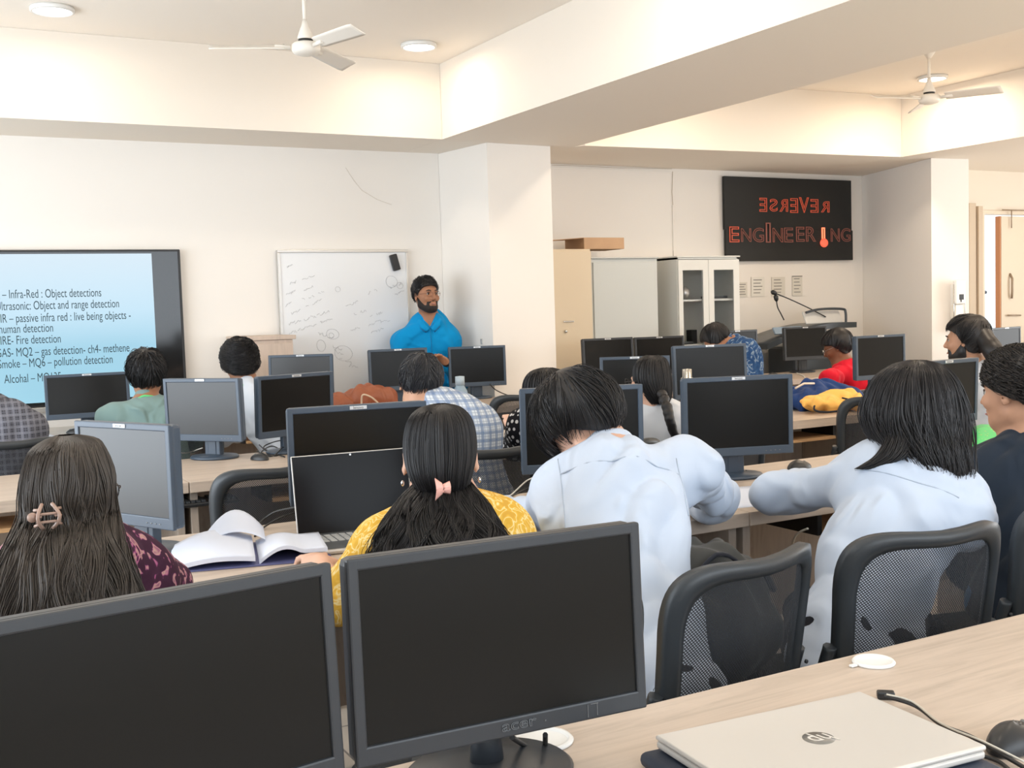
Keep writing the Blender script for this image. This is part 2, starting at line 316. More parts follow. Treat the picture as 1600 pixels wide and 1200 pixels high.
for z in (.5, 1.03, 1.42): MB().bx(-.32, .32, .01, .43, z, z + .018).build('shelf', M_og, t)
M_gl = mat('clear_glass', (1, 1, 1), .02, trans=1, spec=.5); M_gl.node_tree.nodes['Principled BSDF'].inputs['IOR'].default_value = 1.02
for s_, g0, g1 in ((-1, -.29, -.07), (1, .05, .27)):
    x0, x1 = (-.335, -.012) if s_ < 0 else (-.008, .335)
    w = MB(); w.bx(x0, g0, -.02, -.001, .05, 1.78); w.bx(g1, x1, -.02, -.001, .05, 1.78); w.bx(g0, g1, -.02, -.001, 1.69, 1.78); w.bx(g0, g1, -.02, -.001, .05, .14)
    d = w.build('door', M_og, t); MB().bx(g0, g1, -.012, -.009, .14, 1.69).build('glass_pane', M_gl, d)
    MB().bx(-.045 if s_ < 0 else .012, -.025 if s_ < 0 else .032, -.045, -.02, 1.02, 1.13, .003).build('handle', M_black, d)
def cupitem(x, z, kind, label):
    if kind == 'box': o = MB().bx(-.05, .05, -.06, .06, 0, .09, .004).build('small_box', mat('terracotta_box', (.45, .20, .12), .6))
    elif kind == 'case': o = MB().bx(-.03, .03, -.04, .04, 0, .12, .004).build('device_case', M_black)
    elif kind == 'tray': o = MB().bx(-.08, .08, -.09, .09, 0, .022, .004).build('flat_tray', M_dark)
    else: o = MB().lathe([(.03, 0), (.055, .04), (.05, .09), (.02, .11), (.02, .115)], n=20).build('round_gauge', M_alu)
    o.location = (6.27 + x, 7.93, z); tag(o, label, {'box': 'box', 'case': 'case', 'tray': 'tray'}.get(kind, 'gauge'))
cupitem(-.16, 1.44, 'gauge', 'round silver gauge on the upper shelf behind the left cupboard glass')
cupitem(.17, 1.44, 'tray', 'flat dark tray on the upper shelf behind the right cupboard glass')
cupitem(-.22, 1.05, 'tray', 'flat dark tray on the lower shelf behind the left cupboard glass')
cupitem(-.09, 1.05, 'case', 'small upright black case on the lower shelf behind the left cupboard glass')
cupitem(.12, 1.05, 'box', 'small terracotta box on the lower shelf behind the right cupboard glass')
t = thing('cardboard_box', 'brown cardboard box with a raised flap lying on top of the cupboards', 'box', (5.12, 8.0, 1.878), 0)
M_cb = mat('cardboard', (.50, .32, .19), .8, var=.06)
MB().bx(-.10, .30, -.16, .14, 0, .095, .003).build('body', M_cb, t); MB().poly([(-.10, -.16, .09), (-.10, .14, .09), (-.42, .12, .075), (-.40, -.14, .07)], .005).build('flap', M_cb, t)
# ------------------------------------------------------------------ sign board
t = thing('sign_board', 'black sign board with the outlined words REVERSE ENGINEERING on the far wall', 'sign', (7.66, 8.288, 2.18))
w = MB(); w.bx(-.81, .81, -.03, 0, -.1, .395, .002); w.bx(-.80, .82, -.034, -.001, -.395, -.1, .002); w.build('panel', mat('black_board', (.018, .018, .017), .7), t)
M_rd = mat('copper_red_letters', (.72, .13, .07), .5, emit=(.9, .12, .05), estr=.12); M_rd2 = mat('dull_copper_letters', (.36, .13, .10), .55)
def zx(zp): return (zp - 1228) * .00253
def zz(zp): return .395 - (zp - 150) * .00189
def letter(ch, x0, x1, zt, zb, m, mirror, ol, y=-.036):
    o = text('letter', ch, .2, m, t, (0, 0, 0), RX90, 'LEFT', outline=ol); V = np.array([v.co for v in o.data.vertices]); lo, hi = V.min(0), V.max(0); u = (V - lo) / np.maximum(hi - lo, 1e-6)
    if mirror: u[:, 0] = 1 - u[:, 0]
    V[:, 0] = zx(x0) + u[:, 0] * (zx(x1) - zx(x0)); V[:, 2] = zz(zb) + u[:, 2] * (zz(zt) - zz(zb)); V[:, 1] += y; o.data.vertices.foreach_set('co', V.astype(np.float32).ravel()); o.data.update()
for ch, x0, x1, zt, zb in (('E', 1072, 1110, 252, 322), ('S', 1122, 1162, 256, 320), ('R', 1170, 1214, 256, 320), ('E', 1225, 1265, 250, 325), ('V', 1270, 1322, 244, 324), ('E', 1328, 1370, 252, 322), ('R', 1382, 1428, 262, 320)):
    letter(ch, x0, x1, zt, zb, M_rd, ch != 'V', .0045)
for ch, x0, x1, zt, zb in (('E', 925, 973, 397, 475), ('N', 980, 1030, 405, 473), ('G', 1036, 1092, 402, 475), ('I', 1100, 1126, 376, 477), ('N', 1134, 1186, 402, 475), ('E', 1192, 1238, 400, 475), ('E', 1252, 1296, 395, 472), ('R', 1302, 1356, 394, 472), ('N', 1432, 1480, 402, 472), ('G', 1486, 1538, 400, 472)):
    letter(ch, x0, x1, zt, zb, M_rd if x0 < 930 else M_rd2, False, .0045, -.038)
letter('I', 1384, 1402, 398, 470, mat('glowing_red', (.9, .2, .1), .5, emit=(1, .22, .1), estr=1.6), False, .006, -.039)
MB().lathe([(.001, 0), (.04, .004), (.055, .012), (.03, .02), (.001, .022)], (zx(1393), -.036, zz(478)), 20, 1, .8, RX90).build('red_lamp', mat('red_lamp', (.7, .1, .06), .4, emit=(1, .16, .08), estr=.8), t)
for i, (x0, x1, y0, y1) in enumerate(((1152, 1168, 441, 464), (1174, 1195, 433, 463), (1206, 1227, 433, 462), (1238, 1254, 431, 462))):
    a, c = W(x0, y0, 8.29), W(x1, y1, 8.29); t = thing('wall_notice', ['faint paper notice nearest the glass cupboard', 'framed paper notice, second from the cupboard', 'paper notice behind the bent microphone', 'paper notice with a dark top edge, farthest from the cupboard'][i] + ' on the far wall', 'notice', ((a.x + c.x) / 2, 8.295, (a.z + c.z) / 2))
    hw, hh = (c.x - a.x) / 2, (a.z - c.z) / 2
    MB().bx(-hw, hw, -.004, 0, -hh, hh).build('sheet', mat('notice_paper', (.72, .69, .62), .8) if i != 1 else mat('notice_paper_white', (.80, .78, .72), .8), t)
    w = MB()
    for k in range(5): w.bx(-hw * .7, hw * random.uniform(.3, .7), -.0052, -.0045, hh * (.7 - .33 * k) - .004, hh * (.7 - .33 * k) + .004)
    if i == 3: w.bx(-hw, hw, -.006, -.004, hh - .01, hh)
    w.build('print', mat('notice_print', (.25, .24, .22), .8), t)
# ------------------------------------------------------------------ podium
t = thing('podium', 'dark curved lectern with a white reading panel against the far wall', 'podium', (7.55, 7.86, 0)); M_pd = mat('podium_dark', (.045, .055, .065), .3)
MB().bx(-.30, .36, -.08, .30, 0, .98, .03).build('body', M_pd, t)
w = MB(); w.grid(lambda u, v: (-.72 + 1.1 * u, -.18 + v * .45, 1.02 + .16 * math.sin(min(1, u * 1.25) * PI / 2) + .0 * v), 20, 4, .05); w.build('curved_top', M_pd, t)
w = MB(); w.box((.10, -.02, 1.235), (.46, .02, .13), .01, Matrix.Rotation(R(-25), 3, 'X')); w.build('reading_panel', mat('podium_panel', (.62, .62, .60), .3), t)
w = MB(); w.tube(spline([(.36, -.06, 1.14), (.37, -.05, 1.27), (.33, -.04, 1.305), (.05, -.04, 1.31), (-.13, -.05, 1.285)]), .012, 8); w.build('trim', M_pd, t)
MB().box((-.42, -.12, 1.13), (.34, .02, .07), .005, Matrix.Rotation(R(-30), 3, 'X')).build('side_panel', mat('podium_glass', (.25, .33, .42), .15), t)
for i, pts in enumerate([[(1290, 495), (1265, 482), (1235, 468), (1211, 458)], [(1225, 500), (1220, 490), (1215, 480), (1213, 468)]]):
    P_ = [W(x, y, 7.82) for x, y in pts]; t = thing('microphone', ['long gooseneck microphone reaching far left over the lectern', 'short upright gooseneck microphone on the lectern'][i], 'microphone', P_[0])
    P_ = [p - P_[0] for p in P_]; MB().tube(spline(P_), .0055, 8).build('gooseneck', M_black, t)
    d = (P_[-1] - P_[-2]).normalized(); MB().tube([P_[-1] - d * .02, P_[-1], P_[-1] + d * .03, P_[-1] + d * .045], [.008, .02, .022, .01], 12).build('microphone_head', M_black, t)
# ------------------------------------------------------------------ column stand, far right door
t = thing('dispenser', 'white wall dispenser with a printed notice on the front of the right column', 'dispenser', (8.43, 6.93, 1.30)); 
MB().bx(-.07, .07, -.02, .02, .02, .24, .015).build('body', M_white, t); MB().bx(-.055, .055, .0, .05, -.22, .02, .01).build('bottle', mat('frosted_bottle', (.72, .70, .64), .3), t)
w = MB(); w.bx(-.025, .03, -.024, -.02, .06, .11); w.bx(-.01, .0, -.025, -.021, .04, .08); w.build('printed_mark', M_ink, t); w = MB(); w.tube([(-.075, 0, -.22), (-.075, .0, .2)], .004, 6); w.tube([(.075, 0, -.22), (.075, .0, .2)], .004, 6); w.build('wire_bracket', M_steel, t)
MB().bx(-.02, .02, .05, .088, -.1, .2).build('mount', M_white, t)
M_dr = mat('door_beige', (.74, .63, .49), .55)
t = struct(bpy.data.objects.new('door_1', None)); COL.objects.link(t); t.location = (9.54, 7.6, 0)
w = MB(); w.bx(-.04, .03, -.04, .14, 0, 2.235); w.bx(.03, 1.2, -.02, .12, 2.20, 2.235); w.build('door_frame', M_dr, t)
w = MB(); w.bx(-.22, -.12, -.06, -.02, 0, 2.30, .004); w.bx(-.11, -.045, -.08, -.04, 0, 2.27, .004); w.build('folded_leaf', mat('door_tan', (.60, .48, .35), .6), t)
w = MB(); w.bx(.29, 1.2, -.03, .03, 0, 2.18, .004); d = w.build('door_leaf', M_dr, t)
MB().bx(.275, .288, -.025, .03, 0, 2.18).build('door_edge', mat('door_edge_orange', (.55, .22, .08), .5), t)
w = MB(); w.tube([(.42, -.05, 1.35), (.42, -.06, 1.42), (.42, -.06, 1.55), (.42, -.03, 1.6)], .012, 8); w.tube([(.36, -.05, 1.18), (.56, -.05, 1.175)], .008, 8); w.tube([(.28, -.05, 2.24), (1.2, -.05, 2.24)], .006, 6); w.tube([(.42, -.05, 2.24), (.42, -.05, 2.06)], .006, 6); w.build('door_hardware', mat('hardware_tan', (.38, .30, .22), .4, .5), t)
w = MB(); w.tube([(9.2, 8.6, 1.42), (10.9, 8.6, 1.42)], .02, 8)
for k in range(18): w.tube([(9.3 + k * .085, 8.6, .101), (9.3 + k * .085, 8.6, 1.42)], .008, 6)
tag(w.build('balcony_railing', mat('railing_metal', (.08, .08, .09), .5)), 'dark metal balcony railing outside the far right door', 'railing')
slab('floor_balcony', 8.7, 12, 8.46, 9.6, -.1, .1, m=M_floor)
# ------------------------------------------------------------------ desks
DZ = .76
def desk(x0, x1, y0, y1, label, near=True, round_end=False, panels=(True, True), group=None):
    t = thing('computer_desk', label, 'desk', ((x0 + x1) / 2, (y0 + y1) / 2, 0), 0, group); hx, hy = (x1 - x0) / 2, (y1 - y0) / 2
    w = MB()
    if round_end:
        pts = [(-hx, hy, DZ - .045), (-hx, -hy, DZ - .045)] + [(hx - .22 + .22 * math.sin(a) , -hy + .16 - .16 * math.cos(a), DZ - .045) for a in [k * PI / 16 for k in range(9)]] + [(hx, hy, DZ - .045)]
        w.poly(pts, .045)
    else: w.bx(-hx + .001, hx - .001, -hy, hy, DZ - .045, DZ, .003)
    w.build('desktop', M_wood, t)
    for s, on in zip((-1, 1), panels):
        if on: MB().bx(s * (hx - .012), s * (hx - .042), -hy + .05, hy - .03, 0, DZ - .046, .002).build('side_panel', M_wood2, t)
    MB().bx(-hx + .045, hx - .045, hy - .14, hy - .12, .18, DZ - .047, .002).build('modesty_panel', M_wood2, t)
    MB().bx(-hx + .045, hx - .045, hy - .118, hy - .06, DZ - .16, DZ - .08, .002).build('cable_tray', M_dark, t)
    w = MB(); w.bx(-hx + .35, hx - .35, -hy + .03, -hy + .32, DZ - .125, DZ - .108, .002); w.build('keyboard_tray', M_ply, t)
    MB().bx(-hx + .33, -hx + .349, -hy + .05, -hy + .3, DZ - .125, DZ - .047).build('tray_bracket', M_black, t); MB().bx(hx - .349, hx - .33, -hy + .05, -hy + .3, DZ - .125, DZ - .047).build('tray_bracket', M_black, t)
    return t
desk(-1.35, .55, .74, 1.49, 'nearest desk at the left, carrying the leftmost large black monitor')
desk(.552, 2.6, .74, 1.487, 'nearest wood-look desk with the silver closed laptop on it')
desk(2.602, 4.4, .74, 1.49, 'nearest desk run out of frame at the right')
desk(-.95, .50, 2.68, 3.45, 'desk of the second row, leftmost, in front of the girl with brown hair')
desk(.502, 2.30, 2.68, 3.45, 'second-row desk holding the open laptop and notebook')
desk(2.302, 4.05, 2.68, 3.45, 'second-row desk with the loose white paper between the two people in white')
desk(4.052, 5.6, 2.68, 3.45, 'second-row desk at the right edge behind the green folder')
desk(-.6, 1.0, 4.54, 5.3, 'third-row desk at the far left')
desk(1.002, 2.75, 4.54, 5.3, 'third-row desk with a keyboard on the tray under its edge')
desk(2.752, 4.90, 4.54, 5.3, 'third-row desk with a rounded end carrying the blue and yellow bags', round_end=True)
desk(5.45, 7.2, 5.0, 5.75, 'desk on the right beyond the gap, under the monitor beside the person in red')
desk(-.2, 1.5, 6.74, 7.5, 'back-row desk below the wall screen')
desk(1.502, 2.86, 6.74, 7.5, 'back-row desk below the whiteboard with the brown bag')
desk(2.862, 4.48, 6.60, 7.34, 'back-row desk in front of the presenter')
desk(4.482, 6.0, 6.74, 7.5, 'back-row desk below the beige and grey cupboards')
desk(6.002, 7.6, 6.9, 7.66, 'back-row desk beside the lectern')
desk(7.75, 9.1, 6.05, 6.8, 'back-row desk in front of the right column')
desk(9.102, 10.4, 6.6, 7.3, 'back-row desk before the far right door')
o = MB().bx(-.02, .02, -.015, .015, 0, .68, .003).build('support_leg', M_grey); o.parent = bpy.data.objects['computer_desk.004']; o.location = (.70, -.335, 0)
def grommet(x, y, z, label, r=.046):
    t = thing('cable_grommet', label, 'cable grommet', (x, y, z))
    MB().lathe([(r * .80, .0005), (r * .98, .0005), (r, .003), (r * .93, .0065), (r * .82, .006), (r * .80, .002)], n=40).build('ring', M_white, t)
    MB().lathe([(.001, .0008), (r * .79, .0008), (r * .79, .0012), (.001, .0012)], n=32).build('opening', mat('grommet_inside', (.20, .22, .27), .5) if r < .047 else M_dark, t)
    return t
p = W(1365, 1036, z=DZ); t = grommet(p.x, p.y, DZ, 'white oval-looking cable ring near the far edge of the nearest desk, empty', .038)
MB().box((-.046, .004, .003), (.014, .008, .004), .001).build('latch', M_white, t)
p = W(850, 1160, z=DZ); t = grommet(p.x, p.y + .005, DZ, 'white cable ring behind the large centre monitor with a cable in it', .048)
# ------------------------------------------------------------------ monitors
def monitor(px, py, pz, yaw, tilt, s, label, kind='lenovo', scr=None, logo=True, W0=.435, H0=.30, group=None, m=None, bt=.018, bb=.032):
    y = R(yaw); n = Vector((math.sin(y), -math.cos(y), 0)); Wd, Hh = W0 * s, H0 * s
    root = Vector((px, py, DZ)) - n * .075
    t = thing('monitor', label, 'monitor', root, y, group); mm = m or M_bez; b0 = pz - DZ
    T = Matrix.Translation((0, -.075, b0)) @ Matrix.Rotation(-R(tilt), 4, 'X')
    def place(w): bmesh.ops.transform(w.bm, matrix=T, verts=w.bm.verts); return w
    w = MB(); w.box((0, .0265, Hh / 2), (Wd - .002, .035, Hh - .002), .010); w.box((0, .052, Hh / 2), (Wd * .72, .03, Hh * .66), .014)
    w.box((-Wd / 2 + bt / 2, .006, Hh / 2), (bt, .012, Hh), .003); w.box((Wd / 2 - bt / 2, .006, Hh / 2), (bt, .012, Hh), .003)
    w.box((0, .006, Hh - bt / 2), (Wd - .002, .0118, bt), .003); w.box((0, .006, bb / 2), (Wd - .002, .0118, bb), .003)
    place(w).build('housing', mm, t)
    w = MB(); w.bx(-Wd / 2 + bt - .001, Wd / 2 - bt + .001, .004, .0085, bb - .001, Hh - bt + .001); place(w).build('screen', scr or M_scr, t)
    if kind == 'lenovo':
        if logo:
            w = MB(); w.box((-.0, -.0012, Hh - bt / 2 + .001), (.052, .003, .0105), .001); bd = place(w).build('badge', M_badge, t)
            tx = text('badge_lettering', 'lenovo', .0115, M_ink, bd, (0, 0, 0), RX90, 'CENTER', .0002); tx.data.transform(T @ Matrix.Translation((0, -.0029, Hh - bt / 2 - .0022)))
        w = MB()
        for k in range(4): w.box((Wd / 2 - .055 - .018 * k, -.0004, bb * .45), (.006, .002, .003), .0008)
        place(w).build('buttons', M_logo, t)
        w = MB(); w.box((0, .0, b0 / 2 + .02), (.085, .03, b0 + .06), .004); w.box((0, -.012, b0 / 2 + .012), (.045, .012, b0 + .0), .003); w.build('stand', mm, t)
        MB().lathe([(.001, .0005), (.112, .0005), (.118, .006), (.112, .013), (.06, .019), (.001, .021)], n=44, sy=.86).build('base', mm, t)
    else:
        tx = text('brand_mark', 'acer', .026, mat('brand_grey', (.13, .14, .15), .35, .4), t, (0, 0, 0), RX90, 'CENTER', .0004, outline=.0007); tx.data.transform(T @ Matrix.Translation((.012, -.0008, .010)) @ Matrix.Diagonal((1.15, 1, .8, 1)))
        w = MB(); w.box((Wd * .275, -.0003, bb * .5), (.001, .001, .018)); w.box((Wd * .275 + .011, -.0003, bb * .5 + .009), (.012, .001, .001)); w.box((Wd * .275 + .015, -.0003, bb * .5), (.001, .001, .016)); w.box((Wd * .12, -.0005, bb * .5), (.002, .002, .002)); place(w).build('panel_marks', M_logo, t)
        w = MB(); w.lathe([(.026, .01), (.022, .05), (.022, b0 + .05)], (0, .01, 0), 28, 1, .8); w.build('stand', mm, t)
        MB().lathe([(.001, .0005), (.118, .0005), (.122, .005), (.116, .010), (.05, .016), (.001, .017)], n=48, sy=.9).build('base', mm, t)
    return t
MN = dict(
 a=(.989, 7.03, .842, -3, 6, 1.0, 'dark monitor in the back row just below the slide text', dict(W0=.475, H0=.265)),
 b=(1.221, 5.194, .847, -51, -1.5, .97, 'monitor turned left with a pale reflecting screen, beside the student in grey-green', dict(scr=M_scr2)),
 c=(1.650, 5.134, .846, 16, -2.2, .97, 'black-screened third-row monitor just right of the pale one', {}),
 d=(2.341, 7.175, .854, -32, 3.2, .99, 'monitor with a whitish glare, low in front of the whiteboard', dict(scr=M_scr2)),
 e=(1.213, 3.184, .847, -9, -1.8, .98, 'second-row monitor standing behind the open laptop', {}),
 f=(3.090, 7.27, .860, -8, 2.7, .98, 'back-row monitor just left of the presenter', {}),
 g=(3.700, 7.25, .853, -15, 1.4, .975, 'back-row monitor just right of the presenter', {}),
 h=(2.042, 3.228, .849, -21, -0.4, .98, 'second-row monitor behind the boy bending over in white', {}),
 i=(2.697, 3.192, .848, -18, -0.2, .98, 'second-row monitor between the two students in white shirts', {}),
 j=(4.826, 7.22, .863, -9, 3.9, .99, 'dark back-row monitor below the beige cupboard', {}),
 k=(5.30, 7.20, .853, -10, 3.2, 1.0, 'dark back-row monitor below the plain grey cupboard', {}),
 l=(3.62, 5.16, .854, -32, 3.2, .90, 'navy-looking monitor just left of the girl with the braid', {}),
 m=(4.148, 5.145, .852, -16, 3.2, 1.05, 'wide monitor behind the steel bottle top', {}),
 n=(6.26, 7.40, .865, 0, 1.5, 1.0, 'monitor half hidden behind the blue cloth, left of the lectern', {}),
 o=(7.05, 7.42, .874, -13, 3.5, .98, 'dark monitor standing in front of the lectern', {}),
 p=(5.839, 5.436, .855, -4, .8, 1.0, 'black monitor right of the person in red', {}),
 q=(8.45, 6.45, .837, 3, .7, .92, 'dark monitor left of the bearded student', {}),
 r=(9.65, 6.90, .849, -12, 3.7, .95, 'dark monitor at the right edge in front of the far door', {}),
 s=(4.056, 3.399, .847, 2, -1.8, .94, 'monitor behind the girl in white with loose hair, above the green folder', {}),
 t=(.530, 3.226, .850, -63, 0, .95, 'light-reflecting monitor turned sharply beside the girl with brown hair', dict(scr=M_scr2)))
for k, (x, y, z, yw, tl, s, lab, kw) in MN.items(): monitor(x, y, z, yw, tl, s, lab, m=M_bezk if k in 'jknoqr' else M_bez, **kw)
monitor(.702, 1.312, .837, -3, 2.2, .93, 'large black widescreen monitor in the centre foreground', 'acer', W0=.47, H0=.29, m=M_bezk, bt=.016, bb=.027)
monitor(.251, 1.289, .837, 8, 3.3, .93, 'large black widescreen monitor cut off by the bottom left corner of the frame', 'acer', W0=.47, H0=.29, m=M_bezk, bt=.016, bb=.027)
# ------------------------------------------------------------------ chairs
M_mesh = mat('chair_mesh', (.018, .022, .028), .75); nt, b, L = nodes(M_mesh)
tc = nt.nodes.new('ShaderNodeTexCoord'); mp = nt.nodes.new('ShaderNodeMapping'); mp.inputs['Rotation'].default_value = (0, R(38), 0)
w1 = nt.nodes.new('ShaderNodeTexWave'); w1.bands_direction = 'X'; w1.inputs['Scale'].default_value = 62; w2 = nt.nodes.new('ShaderNodeTexWave'); w2.bands_direction = 'Z'; w2.inputs['Scale'].default_value = 62
mx = nt.nodes.new('ShaderNodeMath'); mx.operation = 'MAXIMUM'; gt = nt.nodes.new('ShaderNodeMapRange'); gt.inputs['From Min'].default_value = .55; gt.inputs['From Max'].default_value = .8; gt.inputs['To Min'].default_value = .30
L(tc.outputs['Object'], mp.inputs['Vector']); L(mp.outputs[0], w1.inputs['Vector']); L(mp.outputs[0], w2.inputs['Vector']); L(w1.outputs['Fac'], mx.inputs[0]); L(w2.outputs['Fac'], mx.inputs[1]); L(mx.outputs[0], gt.inputs['Value']); L(gt.outputs[0], b.inputs['Alpha'])
M_seat = mat('seat_fabric', (.025, .028, .033), .9, bump=.3, bscale=400)
def make_chair(label, loc, rz, group=None, solid=False):
    t = thing('mesh_office_chair', label, 'chair', loc, rz, group)
    BW, BH, CZ = .225, .225, .665
    def cy(x, z): return -.235 + 1.35 * x * x - .16 * (z - CZ) - .9 * max(0, CZ - .05 - z) ** 2 * -1.2
    def sup(a, f=1):
        c, s = math.cos(a), math.sin(a); e = .62; x = BW * f * math.copysign(abs(c) ** e, c); z = BH * f * math.copysign(abs(s) ** e, s)
        x *= 1 + .07 * z / BH; z += (.9 * x * x if z > 0 else -.0) * 1.0
        return x, CZ + z
    n = 72; w = MB(); rings = []
    for i in range(n):
        a = 2 * PI * i / n; x, z = sup(a); x2, z2 = sup(a, .84); ring = []
        bump = [(0, -.010), (0, .010), (.5, .016), (1, .006), (1, -.006), (.5, -.016)]
        for f, dy in bump: X = x + (x2 - x) * f; Z = z + (z2 - z) * f; ring.append(w.bm.verts.new((X, cy(X, Z) + dy * 1.25, Z)))
        rings.append(ring)
    for i in range(n):
        A, B = rings[i], rings[(i + 1) % n]
        for k in range(6): f = w.bm.faces.new((A[k], A[(k + 1) % 6], B[(k + 1) % 6], B[k])); f.smooth = True
    w.build('backrest_frame', M_chair, t)
    def pan(u, v):
        a, q = u * 2 * PI, v; x, z = sup(a, .86); X = x * q; Z = CZ + (z - CZ) * q + .0 ; return (X, cy(X, Z), Z)
    w = MB(); w.grid(pan, 49, 7); w.build('backrest_mesh', M_dark if solid else M_mesh, t)
    w = MB()
    for s in (-1, 1):
        w.tube(spline([(s * .232, cy(.232, .60) - .012, .63), (s * .236, cy(.236, .5) - .018, .52), (s * .215, -.20, .44), (s * .12, -.12, .405), (s * .03, -.05, .40)]), .016, 8)
        for zz_ in (.60, .53): w.lathe([(.005, 0), (.005, .004), (.001, .005)], (s * .234, cy(.234, zz_) - .032, zz_), 8, rot=Matrix.Rotation(PI / 2, 3, 'X'))
    w.build('back_support', M_chair, t)
    w = MB(); w.box((0, .02, .455), (.46, .44, .07), .03, seg=4, smooth=True); w.build('seat', M_seat, t)
    w = MB(); w.box((0, .0, .40), (.20, .26, .035), .008); w.lathe([(.028, .10), (.028, .26), (.020, .262), (.020, .385)], n=20); w.build('gas_lift', M_black, t)
    w = MB()
    for k in range(5):
        a = k * 2 * PI / 5 + .3; w.tube([(0, 0, .12), (.14 * math.cos(a), .14 * math.sin(a), .11), (.29 * math.cos(a), .29 * math.sin(a), .07)], [.035, .025, .016], 8)
    w.build('star_base', M_black, t)
    for k in range(5):
        a = k * 2 * PI / 5 + .3; w = MB(); m = Matrix.Rotation(a + 1, 3, 'Z') @ Matrix.Rotation(PI / 2, 3, 'Y')
        w.lathe([(.012, -.022), (.027, -.018), (.027, -.004), (.012, -.002), (.012, .002), (.027, .004), (.027, .018), (.012, .022)], (.29 * math.cos(a), .29 * math.sin(a), .028), 16, rot=m); w.build('castor', M_black, t)
    return t
ch = make_chair('empty black mesh chair with a dark backpack on its seat, right of the centre monitor', (1.50, 2.01, 0), R(10))
def chair(x, y, rz, label): return dup(ch, (x, y, 0), R(rz), label)
chair(2.07, 1.98, -8, 'black mesh chair behind the girl in the white shirt with loose hair')
chair(2.72, 1.98, -14, 'black mesh chair cut by the right edge, behind the student in the navy shirt')
chair(1.00, 1.94, 0, 'black mesh chair of the girl in yellow, hidden by the centre monitor')
chair(.18, 1.94, -4, 'black mesh chair of the girl with brown hair at the far left')
chair(1.15, 4.03, -2, 'empty black chair at the third-row desk, left of the open laptop')
chair(1.98, 3.95, -6, 'black chair whose back corner shows right of the girl in yellow')
chair(3.14, 4.0, -4, 'black mesh chair of the girl with the braid')
chair(.42, 5.72, 8, 'black chair of the person in the dark plaid shirt at the left edge')
chair(3.38, 6.12, -12, 'empty black mesh chair in front of the monitor right of the presenter')
chair(4.62, 4.42, -24, 'empty black mesh chair beside the rounded desk end, below the yellow bag')
chair(5.35, 3.95, -12, 'black mesh chair of the bearded student')
chair(6.28, 5.95, 30, 'black chair of the person in red')
chair(5.2, 6.05, -6, 'black chair of the student of whom only the dark top of the head shows')
chair(2.42, 3.80, 0, 'black chair of the student with a patterned sleeve')
# ------------------------------------------------------------------ small things on the desks
def mouse(x, y, z, rz, label, big=1.0):
    t = thing('computer_mouse', label, 'mouse', (x, y, z), R(rz)); w = MB()
    def f(u, v):
        a = u * 2 * PI; q = v * PI / 2; r = math.cos(q); return ((.031 + .004 * math.sin(a)) * r * math.cos(a) * big, .056 * r * math.sin(a) * big, .003 + .029 * math.sin(q) * big * (1 - .12 * math.sin(a)))
    w.grid(f, 29, 10); w.lathe([(.028, .0005), (.031, .003)], n=28, sy=1.75); w.build('shell', M_black, t)
    w = MB(); w.lathe([(.002, -.004), (.008, -.003), (.008, .003), (.002, .004)], (0, .030 * big, .0195 * big), 14, rot=Matrix.Rotation(PI / 2, 3, 'Y')); w.build('scroll_wheel', M_logo, t)
    return t
def cable(label, pts, r=.0028, m=None, nm='cable'):
    p0 = Vector(pts[0]); o = MB().tube([p - p0 for p in spline(pts)], r, 7).build(nm, m or M_rub); o.location = p0; return tag(o, label, 'cable')
def keyboard(x, y, z, rz, label):
    t = thing('keyboard', label, 'keyboard', (x, y, z), R(rz)); MB().bx(-.225, .225, -.075, .075, .0, .018, .006).build('case', M_black, t); w = MB()
    for j in range(6):
        for i in range(21 if j else 20):
            if i in (15,) or (j in (3,) and 15 < i < 18): continue
            w.bx(-.215 + i * .0205, -.215 + i * .0205 + .0165, .058 - j * .0215 - .0165, .058 - j * .0215, .017, .0255)
    w.build('keys', mat('key_dark', (.045, .05, .055), .5), t); return t
keyboard(.98, 4.63, .653, 0, 'black keyboard on the tray under the third-row desk left of the laptop')
mouse(1.43, 5.02, DZ, 20, 'black mouse on the third-row desk next to the pale monitor')
mouse(.90, 6.98, DZ, 60, 'small black mouse beside the dark monitor under the wall screen')
mouse(3.04, 3.25, DZ, -80, 'black mouse beyond the elbow of the girl in white with loose hair', 1.1)
mouse(6.55, 7.30, DZ, -80, 'black mouse on the back row left of the lectern', 1.1)
p = W(1575, 1150, z=.78); tm = mouse(p.x + .018, p.y + .004, DZ, -75, 'dark glossy mouse at the right edge by the silver laptop', 1.12)
w = MB(); w.box((.004, .002, .0355), (.002, .008, .001), 0, Matrix.Rotation(.3, 3, 'Z')); w.box((.009, .002, .0352), (.002, .008, .001), 0, Matrix.Rotation(.3, 3, 'Z')); w.build('printed_mark', M_logo, tm)
def C(*px): return [W(x, y, z=z) for x, y, z in px]
cable('black twin cable running from the plug behind the silver laptop toward the mouse', C((1382, 1088, .775), (1430, 1103, .77), (1470, 1132, .77), (1515, 1150, .775), (1550, 1170, .775), (1610, 1205, .765)), .0032)
cable('thin grey-white cable curling beside the black twin cable', C((1385, 1085, .779), (1425, 1096, .775), (1462, 1125, .777), (1490, 1140, .78), (1535, 1158, .785), (1600, 1190, .77)), .0016, mat('pale_cable', (.55, .52, .45), .5))
cable('black cable end lying past the corner of the silver laptop', C((1530, 1180, .765), (1560, 1190, .765), (1580, 1205, .765)), .003)
o = MB().box((0, 0, .007), (.028, .016, .013), .003).build('power_plug', M_black); o.location = W(1384, 1092, z=DZ); o.rotation_euler = (0, 0, -.7); tag(o, 'small black power plug at the back corner of the silver laptop', 'plug')
cable('black cable dropping into the white ring behind the centre monitor', C((800, 1152, .82), (812, 1160, .785), (828, 1168, .765), (838, 1166, .762)), .004)
